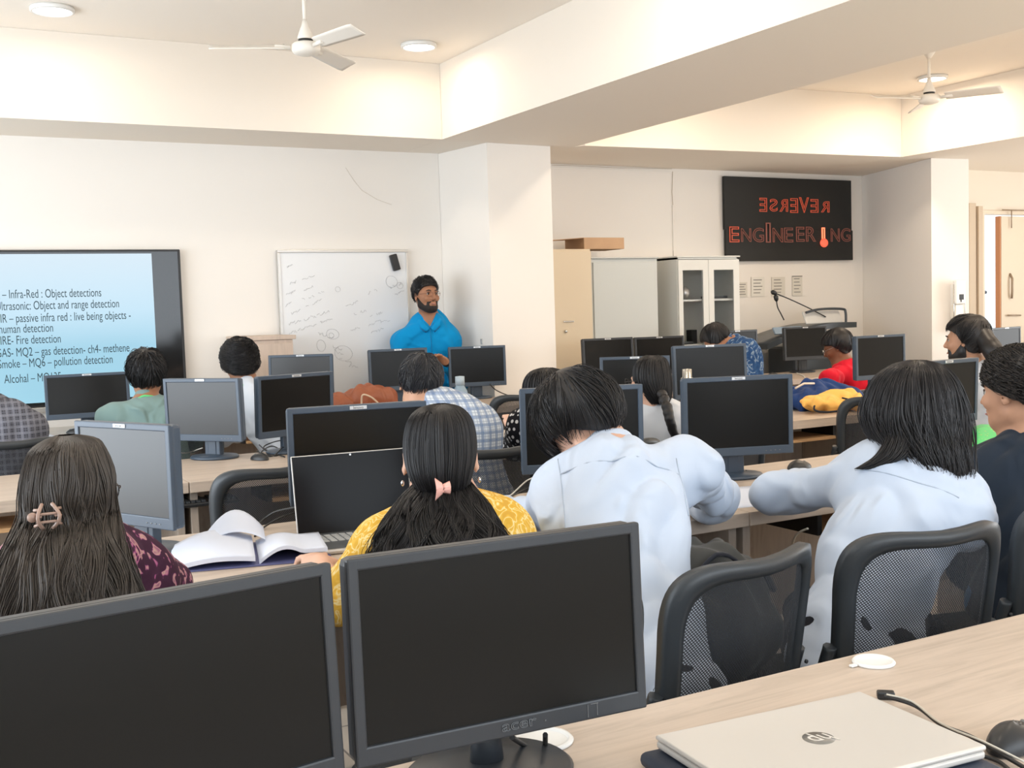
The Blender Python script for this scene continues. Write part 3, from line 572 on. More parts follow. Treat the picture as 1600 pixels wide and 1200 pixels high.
cable('short black cable end standing in the white ring behind the centre monitor', C((852, 1148, .80), (852, 1158, .78), (852, 1166, .763)), .004)
cable('black cables looping beside the stand of the monitor behind the open laptop', C((462, 793, .82), (430, 800, .80), (408, 815, .77), (392, 832, .765)), .0035)
cable('second black cable arching from the same monitor toward the notebook', C((466, 800, .80), (440, 808, .79), (415, 822, .768), (398, 838, .763)), .003)
cable('pale cable hanging under the second-row desk beside the girl in white', C((1262, 826, .70), (1245, 835, .66), (1238, 855, .58), (1237, 880, .5)), .0035, mat('cream_cable', (.68, .66, .60), .5))
cable('black cable leaving the monitor right of the presenter along the wall', C((765, 600, .87), (776, 610, .82), (795, 618, .77), (815, 622, .763)), .004)
cable('thin cable below the monitor left of the presenter', C((597, 612, .86), (602, 622, .80), (612, 625, .765)), .004)
cable('tangle of cables on the third-row desk beside the black-screened monitor', C((405, 695, .763), (420, 706, .763), (440, 702, .764), (432, 712, .763), (408, 708, .764), (425, 697, .766), (446, 708, .763)), .003)
cable('second loop of cable in the tangle by the black-screened monitor', C((402, 705, .765), (425, 713, .768), (447, 690, .80), (430, 690, .79), (412, 700, .765), (445, 714, .765)), .003)
cable('pale cable under the pale reflecting monitor', C((270, 705, .765), (290, 708, .765), (310, 702, .78), (316, 700, .79)), .003, mat('cream_cable', (.68, .66, .60), .5))
cable('cable from the second-row monitor behind the bending boy', C((838, 745, .80), (822, 752, .78), (800, 772, .765), (788, 780, .762)), .0028, mat('cream_cable', (.68, .66, .60), .5))
cable('black cable crossing below the pale one left of the bending boy', C((845, 758, .78), (820, 765, .766), (798, 776, .762), (784, 786, .762)), .003)
cable('black cable trailing from the monitor between the students in white', C((1165, 735, .78), (1180, 742, .765), (1215, 745, .765), (1230, 735, .765)), .0025)
cable('white cable curling below the monitor in front of the lectern', C((1245, 583, .77), (1256, 588, .765), (1260, 598, .76)), .005, mat('cream_cable', (.68, .66, .60), .5))
cable('black cable below the beige-cupboard monitor', C((920, 588, .86), (916, 596, .80), (906, 601, .765)), .004)
# silver closed laptop on its dark sleeve
LPx, LPy, LPr = 1.094, 1.141, R(-4.5)
t = thing('laptop_sleeve', 'dark navy padded sleeve lying under the silver laptop', 'laptop sleeve', (LPx - .005, LPy - .012, DZ), LPr)
w = MB(); w.box((-.005, 0, .0115), (.405, .29, .022), .010, seg=3, smooth=True); w.build('cover', mat('sleeve_navy', (.022, .032, .055), .6, bump=.1, bscale=500), t)
w = MB(); w.tube([(-.19, -.147, .012), (.18, -.147, .012)], .002, 6); w.build('zip', M_black, t)
t = thing('laptop', 'closed silver laptop with a round logo in the near right foreground', 'laptop', (LPx, LPy, DZ + .024), LPr); M_sil = mat('laptop_silver', (.62, .60, .57), .38, .25)
w = MB(); w.box((0, 0, .0065), (.372, .248, .011), .004, seg=3); w.build('base', M_sil, t)
w = MB(); w.box((0, 0, .0165), (.374, .250, .0075), .0035, seg=3); w.build('lid', M_sil, t)
w = MB(); 
for k, (y, l) in enumerate(((-.06, .014), (-.025, .014), (.0, .004))): w.box((-.1862, y, .0065), (.001, l, .004))
w.build('ports', M_black, t)
MB().lathe([(.001, .0202), (.0225, .0202), (.0225, .0206), (.001, .0207)], (.006, .004, 0), 40).build('logo_disc', mat('logo_disc', (.22, .21, .19), .35, .3), t)
lg = text('logo_letters', 'hp', .043, mat('logo_letter_silver', (.72, .70, .66), .4, .2), t, (.0275, .0145, .0208), Matrix.Rotation(PI, 3, 'Z'), 'LEFT', .0001, sx=.82); lg.data.transform(Matrix(((1, -.22, 0, .0), (0, 1, 0, 0), (0, 0, 1, 0), (0, 0, 0, 1))))
# open laptop of the girl in yellow
a0, a1 = W(466, 838, z=.775), W(700, 806, z=.775); lx = (a0 + a1) / 2; lr = math.atan2(a1.y - a0.y, a1.x - a0.x); lr = -.10
t = thing('laptop', 'open dark-screened laptop in front of the girl in yellow', 'laptop', (a0.x + .175, a0.y - .018, DZ), lr)
w = MB(); w.bx(-.178, .178, -.235, 0, .001, .015, .005); w.build('base', M_alu, t)
MB().bx(-.165, .165, -.225, -.004, .0152, .0165, .0005).build('deck', mat('laptop_deck', (.12, .13, .14), .4, .3), t)
w = MB()
for j in range(5):
    for i in range(14): w.bx(-.155 + i * .0222, -.155 + i * .0222 + .018, -.035 - j * .021 - .016, -.035 - j * .021, .0165, .0185, .0008)
w.build('keys', mat('silver_keys', (.42, .43, .43), .5), t)
w = MB(); w.box((-.02, -.185, .0168), (.10, .06, .001)); w.build('touchpad', mat('touchpad', (.18, .19, .20), .35), t)
Tl = Matrix.Translation((0, .0, .012)) @ Matrix.Rotation(R(-12), 4, 'X')
w = MB(); w.box((0, .003, .118), (.356, .006, .236), .0025); bmesh.ops.transform(w.bm, matrix=Tl, verts=w.bm.verts); ld = w.build('lid', M_alu, t)
w = MB(); w.box((0, -.0006, .118), (.350, .0014, .230), .0006); bmesh.ops.transform(w.bm, matrix=Tl, verts=w.bm.verts); w.build('screen', mat('laptop_screen', (.006, .006, .007), .2, spec=.12), ld)
w = MB(); w.lathe([(.003, 0), (.003, .001)], (0, -.001, .228), 10, rot=RX90); w.box((.06, -.0015, .008), (.03, .0005, .003)); bmesh.ops.transform(w.bm, matrix=Tl, verts=w.bm.verts); w.build('webcam', M_badge, ld)
# paper, notebook, folder
def page(u, v, w_, d, fx): return ((u - .5) * w_, (v - .5) * d, fx(u, v))
t = thing('open_notebook', 'open notebook with curling blank pages between the two girls', 'notebook', (.80, 3.04, DZ), R(-14))
MB().grid(lambda u, v: ((u - .5) * .22 - .075, (v - .5) * .30, .014 + .03 * math.sin(u * PI) * (.4 + .6 * v) + .012 * u), 16, 10, .012).build('left_pages', M_paper, t)
MB().grid(lambda u, v: (.045 + u * .18, (v - .5) * .28, .012 + .035 * math.sin(min(1, u * 1.6) * PI * .8) * (1 - v * .5)), 16, 10, .010).build('right_pages', M_paper, t)
MB().grid(lambda u, v: (-.10 + u * .17, .10 + v * .12 - .05 * u, .02 + .07 * math.sin(u * PI * .9) * (.5 + v * .6)), 14, 8, .0012).build('lifted_page', M_paper, t)
w = MB(); w.bx(-.19, .235, -.155, .155, .001, .004); w.build('cover', mat('notebook_cover', (.10, .11, .25), .6), t)
def sheet(x, y, z, sx, sy, rz, label, m=None, curl=.004):
    o = MB().grid(lambda u, v: ((u - .5) * sx, (v - .5) * sy, .001 + curl * (u * u + v * v) * .5), 8, 8, .001).build('paper_sheet', m or M_paper); o.location = (x, y, z); o.rotation_euler = (0, 0, R(rz)); return tag(o, label, 'paper')
sheet(2.47, 2.90, DZ, .26, .36, -14, 'white paper sheet on the desk between the two students in white', curl=.002)
sheet(2.52, 4.72, DZ, .36, .26, 0, 'white paper sheet on the third-row desk by the patterned sleeve')
sheet(1.52, 2.92, DZ, .22, .26, 20, 'white paper sheet left of the bending boy under his arm')
sheet(.62, 6.95, DZ, .30, .21, 10, 'white paper sheet on the back row under the wall screen')
m = mat('green_print', (.04, .55, .16), .4); nt, b, L = nodes(m); tc = nt.nodes.new('ShaderNodeTexCoord'); v_ = nt.nodes.new('ShaderNodeTexVoronoi'); v_.inputs['Scale'].default_value = 45; r_ = ramp(nt, [(0, (.75, .65, .08)), (.16, (.6, .6, .1)), (.2, (.04, .52, .17)), (1, (.03, .62, .14))]); L(tc.outputs['Object'], v_.inputs['Vector']); L(v_.outputs['Distance'], r_.inputs['Fac']); L(r_.outputs['Color'], b.inputs['Base Color'])
p = W(1535, 702, z=DZ); t = thing('green_folder', 'bright green printed folder on the desk beside the navy shirt', 'folder', (p.x + .1, p.y + .02, DZ), R(12))
MB().grid(lambda u, v: ((u - .5) * .5, (v - .5) * .36, .012 + .035 * u * math.sin(v * 2) + .02 * v), 10, 8, .010).build('cover', m, t)
w = MB(); w.lathe([(.02, .0), (.024, .0), (.024, .002), (.02, .002)], (.10, .0, .052), 24); w.build('emblem_ring', M_white, t)
# bags, bottles
def blob(name, prims, h, m, parent=None, disp=None): pass
t = thing('water_bottle', 'steel bottle with a stepped cap on the third-row desk behind the monitor', 'bottle', (3.86, 5.0, DZ)); MB().lathe([(.001, .001), (.036, .001), (.037, .01), (.037, .19), (.030, .215)], n=28).build('flask', M_steel, t); MB().lathe([(.036, .2), (.036, .235), (.026, .24), (.026, .285), (.001, .288)], n=28).build('cap', M_steel, t)
t = thing('water_bottle', 'frosted blue-grey bottle on the back-row desk beside the plaid man', 'bottle', (3.14, 6.30, .0)); 
t.location = (3.36, 6.86, DZ); m = mat('frosted_blue', (.28, .40, .50), .25, coat=.3); MB().lathe([(.001, .001), (.048, .001), (.05, .01), (.05, .10), (.030, .135), (.030, .14)], n=28).build('flask', m, t); MB().lathe([(.032, .14), (.032, .20), (.001, .203)], n=28).build('cap', mat('frosted_cap', (.42, .52, .60), .3), t)
# ------------------------------------------------------------------ soft shapes: a distance field turned into one continuous surface
def surface(vals, org, h):
    s = vals < 0; c = [s[i:s.shape[0] - 1 + i, j:s.shape[1] - 1 + j, k:s.shape[2] - 1 + k] for i in (0, 1) for j in (0, 1) for k in (0, 1)]
    n = sum(a.astype(np.int8) for a in c); I = np.argwhere((n > 0) & (n < 8)); offs = [(i, j, k) for i in (0, 1) for j in (0, 1) for k in (0, 1)]
    cv = np.stack([vals[I[:, 0] + o[0], I[:, 1] + o[1], I[:, 2] + o[2]] for o in offs], 1); acc = np.zeros((len(I), 3)); cnt = np.zeros(len(I))
    for a in range(8):
        for b in range(a + 1, 8):
            d = np.array(offs[b]) - np.array(offs[a])
            if np.abs(d).sum() != 1: continue
            va, vb = cv[:, a], cv[:, b]; m = (va < 0) != (vb < 0); t = np.where(m, va / np.where(m, va - vb, 1), 0)
            acc += m[:, None] * (np.array(offs[a]) + d * t[:, None]); cnt += m
    V = (I + acc / cnt[:, None]) * h + org; idx = np.full(n.shape, -1, np.int32); idx[I[:, 0], I[:, 1], I[:, 2]] = np.arange(len(I)); F = []
    for ax in range(3):
        sl0 = [slice(None)] * 3; sl1 = [slice(None)] * 3; sl0[ax] = slice(0, -1); sl1[ax] = slice(1, None)
        E = np.argwhere(s[tuple(sl0)] != s[tuple(sl1)]); u, v = (ax + 1) % 3, (ax + 2) % 3
        E = E[(E[:, u] > 0) & (E[:, v] > 0) & (E[:, u] < idx.shape[u]) & (E[:, v] < idx.shape[v])]
        q = []
        for du, dv in ((-1, -1), (0, -1), (0, 0), (-1, 0)):
            e = E.copy(); e[:, u] += du; e[:, v] += dv; q.append(idx[e[:, 0], e[:, 1], e[:, 2]])
        q = np.stack(q, 1); fl = ~s[E[:, 0], E[:, 1], E[:, 2]]; q[fl] = q[fl][:, ::-1]; F.append(q[(q >= 0).all(1)])
    return V, np.concatenate(F)
def v3(a): return np.array(a, np.float32)
class SDF:
    def __init__(s): s.p = []
    def cone(s, a, b, ra, rb, k=.02, op='u'): a, b = v3(a), v3(b); r = max(ra, rb); s.p.append(('c', (a, b, ra, rb), np.minimum(a, b) - r, np.maximum(a, b) + r, k, op)); return s
    def chain(s, pts, rs, k=.02):
        for i in range(len(pts) - 1): s.cone(pts[i], pts[i + 1], rs[i], rs[i + 1], k)
        return s
    def ell(s, c, r, Rm=None, k=.02, op='u'):
        c = v3(c); Rm = np.eye(3, dtype=np.float32) if Rm is None else np.array(Rm, np.float32); e = np.sqrt(((Rm * v3(r)) ** 2).sum(1)); s.p.append(('e', (c, v3(r), Rm), c - e, c + e, k, op)); return s
    def field(s, h, only=None, pad=.03):
        ps = s.p; U = [p for p in ps if p[5] == 'u']; lo = np.min([p[2] for p in U], 0) - pad; hi = np.max([p[3] for p in U], 0) + pad
        if only: lo = np.maximum(lo, only[0]); hi = np.minimum(hi, only[1])
        N = np.ceil((hi - lo) / h).astype(int) + 1; f = np.full(N, .3, np.float32); ax = [lo[i] + h * np.arange(N[i], dtype=np.float32) for i in range(3)]
        for kd, a, l, u, k, op in ps:
            m = .05 + k; i0 = np.clip(((l - m - lo) / h).astype(int), 0, N); i1 = np.clip(((u + m - lo) / h).astype(int) + 2, 0, N)
            if (i1 <= i0).any(): continue
            x = ax[0][i0[0]:i1[0], None, None]; y = ax[1][None, i0[1]:i1[1], None]; z = ax[2][None, None, i0[2]:i1[2]]
            if kd == 'c':
                A, B, ra, rb = a; ba = B - A; L2 = float(ba @ ba) + 1e-12; px, py, pz = x - A[0], y - A[1], z - A[2]
                t = np.clip((px * ba[0] + py * ba[1] + pz * ba[2]) / L2, 0, 1); d = np.sqrt((px - t * ba[0]) ** 2 + (py - t * ba[1]) ** 2 + (pz - t * ba[2]) ** 2) - (ra + (rb - ra) * t)
            else:
                c, r, Q = a; px, py, pz = x - c[0], y - c[1], z - c[2]; k0 = 0; k1 = 0
                for i in range(3): q = (px * Q[0, i] + py * Q[1, i] + pz * Q[2, i]) / r[i]; k0 = k0 + q * q; k1 = k1 + (q / r[i]) ** 2
                k0 = np.sqrt(k0); d = k0 * (k0 - 1) / (np.sqrt(k1) + 1e-9)
            S = f[i0[0]:i1[0], i0[1]:i1[1], i0[2]:i1[2]]
            if op == 'u': hh = np.maximum(k - np.abs(S - d), 0) / k; f[i0[0]:i1[0], i0[1]:i1[1], i0[2]:i1[2]] = np.minimum(S, d) - hh * hh * k * .25
            else: d = -d; hh = np.maximum(k - np.abs(S - d), 0) / k; f[i0[0]:i1[0], i0[1]:i1[1], i0[2]:i1[2]] = np.maximum(S, d) + hh * hh * k * .25
        return f, lo, ax
    def build(s, name, m, parent, h=.008, disp=None, post=None, only=None, kw=None):
        f, lo, ax = s.field(h, only)
        if disp or post:
            I = np.nonzero(f < .06) if post else np.nonzero(np.abs(f) < .06); Pt = np.stack([ax[i][I[i]] for i in range(3)], 1); v = f[I]
            if disp: v = v + disp(Pt)
            if post: v = post(Pt, v)
            f[I] = v
        for i in range(3):
            sl = [slice(None)] * 3
            for e in (0, -1): sl[i] = e; f[tuple(sl)] = np.maximum(f[tuple(sl)], .001)
        V, F = surface(f, lo, h)
        # one light smoothing pass
        acc = np.zeros_like(V); cnt = np.zeros(len(V))
        for a, b in ((0, 1), (1, 2), (2, 3), (3, 0)):
            for p, q in ((a, b), (b, a)): np.add.at(acc, F[:, p], V[F[:, q]]); np.add.at(cnt, F[:, p], 1)
        V = V * .5 + .5 * acc / np.maximum(cnt, 1)[:, None]
        off = np.array(parent.matrix_basis.translation if parent else (0, 0, 0)); rz = parent.rotation_euler[2] if parent else 0
        V = V - off
        if rz: c_, s_ = math.cos(-rz), math.sin(-rz); V = V @ np.array([[c_, -s_, 0], [s_, c_, 0], [0, 0, 1]]).T
        return link(name, raw_mesh(name, V, F), m, parent)
def waves(P, seed, f=18, n=4):
    r = np.random.default_rng(seed); o = 0
    for i in range(n): k = r.normal(size=3); k = k / np.linalg.norm(k) * f * r.uniform(.6, 1.5); ph = r.uniform(0, 6.28); k2 = r.normal(size=3) * f * .35; o = o + np.sin(P @ k + ph + 1.4 * np.sin(P @ k2))
    return o / n
def folds(seed, amp=.006, f=26): return lambda P: amp * (np.abs(waves(P * np.array((1, 1, .5)), seed, f * 1.25, 3)) * -2.6 + .7) + amp * .5 * waves(P, seed + 5, f * 2.2)
def tubes(Pn, Rd, ns=3):
    """N strands of S points as thin tapering tubes"""
    N, S, _ = Pn.shape; T = np.gradient(Pn, axis=1); T /= np.linalg.norm(T, axis=2, keepdims=True) + 1e-9; ref = np.array([.31, .77, .55]); U = np.cross(T, ref); U /= np.linalg.norm(U, axis=2, keepdims=True) + 1e-9; Wv = np.cross(T, U)
    a = np.arange(ns) * 2 * PI / ns; V = Pn[:, :, None] + Rd[:, :, None, None] * (U[:, :, None] * np.cos(a)[None, None, :, None] + Wv[:, :, None] * np.sin(a)[None, None, :, None])
    i = np.arange(N * S * ns).reshape(N, S, ns); q = np.stack([i[:, :-1], np.roll(i, -1, 2)[:, :-1], np.roll(i, -1, 2)[:, 1:], i[:, 1:]], -1).reshape(-1, 4); return V.reshape(-1, 3), q
def crom(A, t):
    n = len(A) - 1; x = np.clip(t, 0, .9999) * n; i = x.astype(int); u = (x - i)[..., None]; g = lambda k: A[np.clip(i + k, 0, n)]
    p0, p1, p2, p3 = g(-1), g(0), g(1), g(2); return .5 * (2 * p1 + (p2 - p0) * u + (2 * p0 - 5 * p1 + 4 * p2 - p3) * u * u + (3 * p1 - p0 - 3 * p2 + p3) * u ** 3)
def hair_env(name, rings, fr, m, parent, th=(0, 2 * PI), n=900, S=20, rad=.0016, wave=(.006, 2.2), q=(.94, 1.05), te=(.8, 1.02), seed=1, base=True, drift=.15, stray=.03):
    r = np.random.default_rng(seed); A = np.array(rings, float); fm = np.array(fr.to_4x4()) if not isinstance(fr, np.ndarray) else fr
    def pos(t, theta, qq): c = crom(A, t); return np.stack([c[..., 0] + c[..., 3] * qq * np.cos(theta), c[..., 1] + c[..., 4] * qq * np.sin(theta), c[..., 2]], -1)
    t0 = r.uniform(0, .10, n); t0[: n // 3] = r.uniform(.1, .6, n // 3); t1 = r.uniform(*te, n); tt = t0[:, None] + (t1 - t0)[:, None] * np.linspace(0, 1, S)[None]
    thn = r.uniform(*th, n); ph = 3 * np.sin(thn * 7) + 2 * np.sin(thn * 3 + 1); lock = np.sin(thn * 23 + r.uniform(-.5, .5, n))
    qq = r.uniform(*q, n)[:, None] * (1 + .02 * lock[:, None] * tt) + stray * (r.random(n) < .06)[:, None] * tt
    am = wave[0] / np.maximum(crom(A, tt)[..., 3], .03) * tt; thw = thn[:, None] + am * np.sin(wave[1] * 2 * PI * tt + ph[:, None]) + drift * r.normal(size=n)[:, None] * tt * .4
    qq = qq + wave[0] * 3 * tt * np.sin(wave[1] * 2 * PI * tt + ph[:, None] * 1.3)
    Pn = pos(tt, thw, qq); taper = np.minimum(1, (1 - np.linspace(0, 1, S)) * 3 + .25)[None] * r.uniform(.6, 1.3, n)[:, None] * rad; V, F = tubes(Pn, np.broadcast_to(taper, tt.shape))
    if base:
        nu, nv = 120, 40; u = np.linspace(th[0], th[1], nu); v = np.linspace(0, .97, nv); U, Vv = np.meshgrid(u, v); g = .93 + .008 * np.sin(U * 31 + 5 * np.sin(U * 3.3) + 2 * np.sin(Vv * 9)) + .006 * np.sin(U * 57 + 4 * np.sin(Vv * 5 + U * 4))
        B = pos(Vv, U + wave[0] * 4 * np.sin(wave[1] * 6.28 * Vv) * Vv, g).reshape(-1, 3); i = np.arange(nu * nv).reshape(nv, nu); q4 = np.stack([i[:-1, :-1], i[:-1, 1:], i[1:, 1:], i[1:, :-1]], -1).reshape(-1, 4)
        F = np.concatenate([F, q4 + len(V)]); V = np.concatenate([V, B])
    V = V @ fm[:3, :3].T + fm[:3, 3] - np.array(parent.location); return link(name, raw_mesh(name, V, F), m, parent)
def vframe(px, py, Y):
    """a frame standing at a point of the room, its y axis pointing away from the room's door-side viewpoint"""
    O = W(px, py, Y); d = Vector((O.x, O.y, 0)).normalized(); m = np.eye(4); m[:3, 0] = (d.y, -d.x, 0); m[:3, 1] = (d.x, d.y, 0); m[:3, 3] = O; return m
def ringpx(fr, rows):
    """rows (left px, right px, py, forward offset, depth radius)"""
    O = fr[:3, 3]; d = fr[:3, 1]; xa = fr[:3, 0]; out = []; D = (O[:2] @ d[:2])
    for l, r_, y, cy, ry in rows:
        e = []
        for px in (l, r_): q = RM @ np.array([(px - 800) / 1752, (600 - y) / 1752, -1.0]); t = D / (q[:2] @ d[:2]); e.append((q[:2] * t @ xa[:2] - O[:2] @ xa[:2], H + q[2] * t - O[2]))
        out.append(((e[0][0] + e[1][0]) / 2, cy, (e[0][1] + e[1][1]) / 2, (e[1][0] - e[0][0]) / 2, ry))
    return out
# ------------------------------------------------------------------ people
def skin(name, c): return mat('skin_' + name, c, .5, var=.06, vscale=20, spec=.4)
def hmat(name, c, rough=.46): return mat('hair_' + name, c, rough, spec=.45, sheen=.0)
HB = hmat('black', (.012, .011, .012)); HBR = hmat('brown_black', (.050, .040, .033), .4)
def rot_m(yaw, pitch, roll=0): return np.array((Matrix.Rotation(R(yaw), 3, 'Z') @ Matrix.Rotation(R(pitch), 3, 'X') @ Matrix.Rotation(R(roll), 3, 'Y')))
def head_prims(S, c, Q, s=1.0, nose=1.0, inf=0.0):
    P = lambda x, y, z: np.array(c) + Q @ (np.array((x, y, z)) * s)
    S.ell(P(0, -.014, .028), [a * s + inf for a in (.074, .092, .086)], Q, .02); S.ell(P(0, .030, -.018), [a * s + inf for a in (.062, .060, .080)], Q, .03); S.ell(P(0, .048, -.078), [a * s + inf for a in (.036, .034, .030)], Q, .03)
    S.cone(P(-.045, .0, -.06), P(-.018, .055, -.088), .020 * s + inf, .018 * s + inf, .03); S.cone(P(.045, .0, -.06), P(.018, .055, -.088), .020 * s + inf, .018 * s + inf, .03)
    if inf: return P
    S.cone(P(-.028, .083, .028), P(.028, .083, .028), .008 * s, .008 * s, .015)
    for e in (-1, 1): S.ell(P(e * .030, .094, .010), (.017 * s, .012 * s, .011 * s), Q, .010, 'd'); S.ell(P(e * .036, .072, -.020), (.022 * s, .016 * s, .018 * s), Q, .02)
    S.cone(P(0, .088, .016), P(0, .104 + .004 * nose, -.022), .0075 * s, .0105 * s, .010); S.cone(P(-.012, .094, -.027), P(.012, .094, -.027), .008 * s, .008 * s, .008)
    S.ell(P(0, .089, -.050), (.022 * s, .009 * s, .006 * s), Q, .006); S.ell(P(0, .087, -.060), (.019 * s, .009 * s, .006 * s), Q, .006); S.cone(P(-.022, .094, -.0545), P(.022, .094, -.0545), .0022 * s, .0022 * s, .003, 'd')
    for e in (-1, 1): S.ell(P(e * .078, -.006, -.002), (.008 * s, .018 * s, .030 * s), Q @ rot_m(e * -18, 8), .006); S.ell(P(e * .083, .0, .003), (.005 * s, .009 * s, .016 * s), Q, .005, 'd')
    return P
ZL = ([-.13, -.06, -.02, .012, .03, .055, .09, .12], [-.075, -.062, -.035, .0, .030, .062, .072, .072])
def cap_hair(name, c, Q, s, m, parent, t=.012, top=.010, h=.006, seed=3, n=900, length=.45, rad=.0014, lift=.012, curl=0, zl=ZL, bumps=.003, bf=70, fringe=0, back=0):
    S = SDF(); head_prims(S, c, Q, s, inf=t); c = np.array(c)
    def loc(Pt): return (Pt - c) @ Q / s
    def post(Pt, v):
        L = loc(Pt); v = v - top * np.clip(L[:, 2] * 9, 0, 1) - back * np.clip(-L[:, 1] * 12, 0, 1); v = v + bumps * waves(Pt, seed, bf, 5); return np.maximum(v, (np.interp(L[:, 1], *zl) - L[:, 2]) * s + .004 * waves(Pt, seed + 1, 90))
    o = S.build('tmp', m, None, h, post=post); V = np.array([v.co for v in o.data.vertices]); F = np.array([p.vertices[:] for p in o.data.polygons]); me0 = o.data; bpy.data.objects.remove(o); bpy.data.meshes.remove(me0)
    r = np.random.default_rng(seed); K = 9; az = r.uniform(0, 2 * PI, n); p0 = np.arccos(1 - r.random(n) * 1.25) * .95; ln = length * r.uniform(.6, 1.3, n); pol = p0[:, None] + ln[:, None] * np.linspace(0, 1, K)[None]
    cr = np.array(rot_m(0, 28)); A = az[:, None] + curl * np.sin(np.linspace(0, 9, K))[None] * r.uniform(.5, 1, n)[:, None] + .25 * np.sin(az * 5)[:, None] * np.linspace(0, 1, K)[None]
    d = np.stack([np.sin(pol) * np.cos(A), np.sin(pol) * np.sin(A), np.cos(pol)], -1) @ cr.T
    rr = np.array((.074, .093, .088)) * s + t + top * .8 * np.clip(d[..., 2:3] * 1.2, 0, 1); off = (lift * np.sin(np.linspace(0, PI, K)) * r.uniform(0, 1, n)[:, None] + r.uniform(-.001, .006, n)[:, None])[..., None]
    L = np.array((0, -.012, .026)) * s + d * (rr + off) + np.array((0, -back, 0)) * np.clip(-d[..., 1:2], 0, 1); keep = (L[:, -1, 2] > np.interp(L[:, -1, 1] / s, *zl) * s - .012 - fringe) & (L[:, 0, 2] > np.interp(L[:, 0, 1] / s, *zl) * s); L = L[keep]
    Pn = L @ Q.T + c; tp = np.linspace(1, .25, K)[None] * rad * r.uniform(.6, 1.3, len(L))[:, None]; V2, F2 = tubes(Pn, tp); F = np.concatenate([F, F2 + len(V)]); V = np.concatenate([V, V2]) - np.array(parent.location)
    return link(name, raw_mesh(name, V, F), m, parent)
def hand(S, wr, d, pn, side, curl=.6, s=1.0, spread=1.0):
    """five unequal bent fingers; d along the hand, pn out of the palm, side +1 when the thumb lies along d x pn"""
    wr, d, pn = [np.array(a, float) for a in (wr, d, pn)]; d /= np.linalg.norm(d); pn -= d * (pn @ d); pn /= np.linalg.norm(pn); l = np.cross(d, pn) * side; Q = np.stack([l, d, pn], 1)
    S.ell(wr + d * .045 * s, (.040 * s, .052 * s, .017 * s), Q, .012); S.cone(wr, wr + d * .02, .026 * s, .028 * s, .02)
    for o, ln in zip((.029, .010, -.010, -.028), (.064, .074, .068, .052)):
        p = wr + d * .086 * s + l * o * s; a = 0; dd = d + l * o * 3 * spread
        for q, rr in ((.46, (.0098, .0088)), (.30, (.0088, .008)), (.24, (.008, .0068))):
            dd = dd / np.linalg.norm(dd); a = curl * .55; nd = dd * math.cos(a) + pn * math.sin(a); p2 = p + nd * ln * q * s * 1.25; S.cone(p, p2, rr[0] * s, rr[1] * s, .005); p = p2; dd = nd
    p = wr + d * .022 * s + l * .032 * s; p2 = p + (d * .6 + l * .75 + pn * .35) * .040 * s; p3 = p2 + (d * .9 + l * .25 + pn * .3) * .030 * s; S.cone(p, p2, .014 * s, .011 * s, .012); S.cone(p2, p3, .0105 * s, .0085 * s, .006)
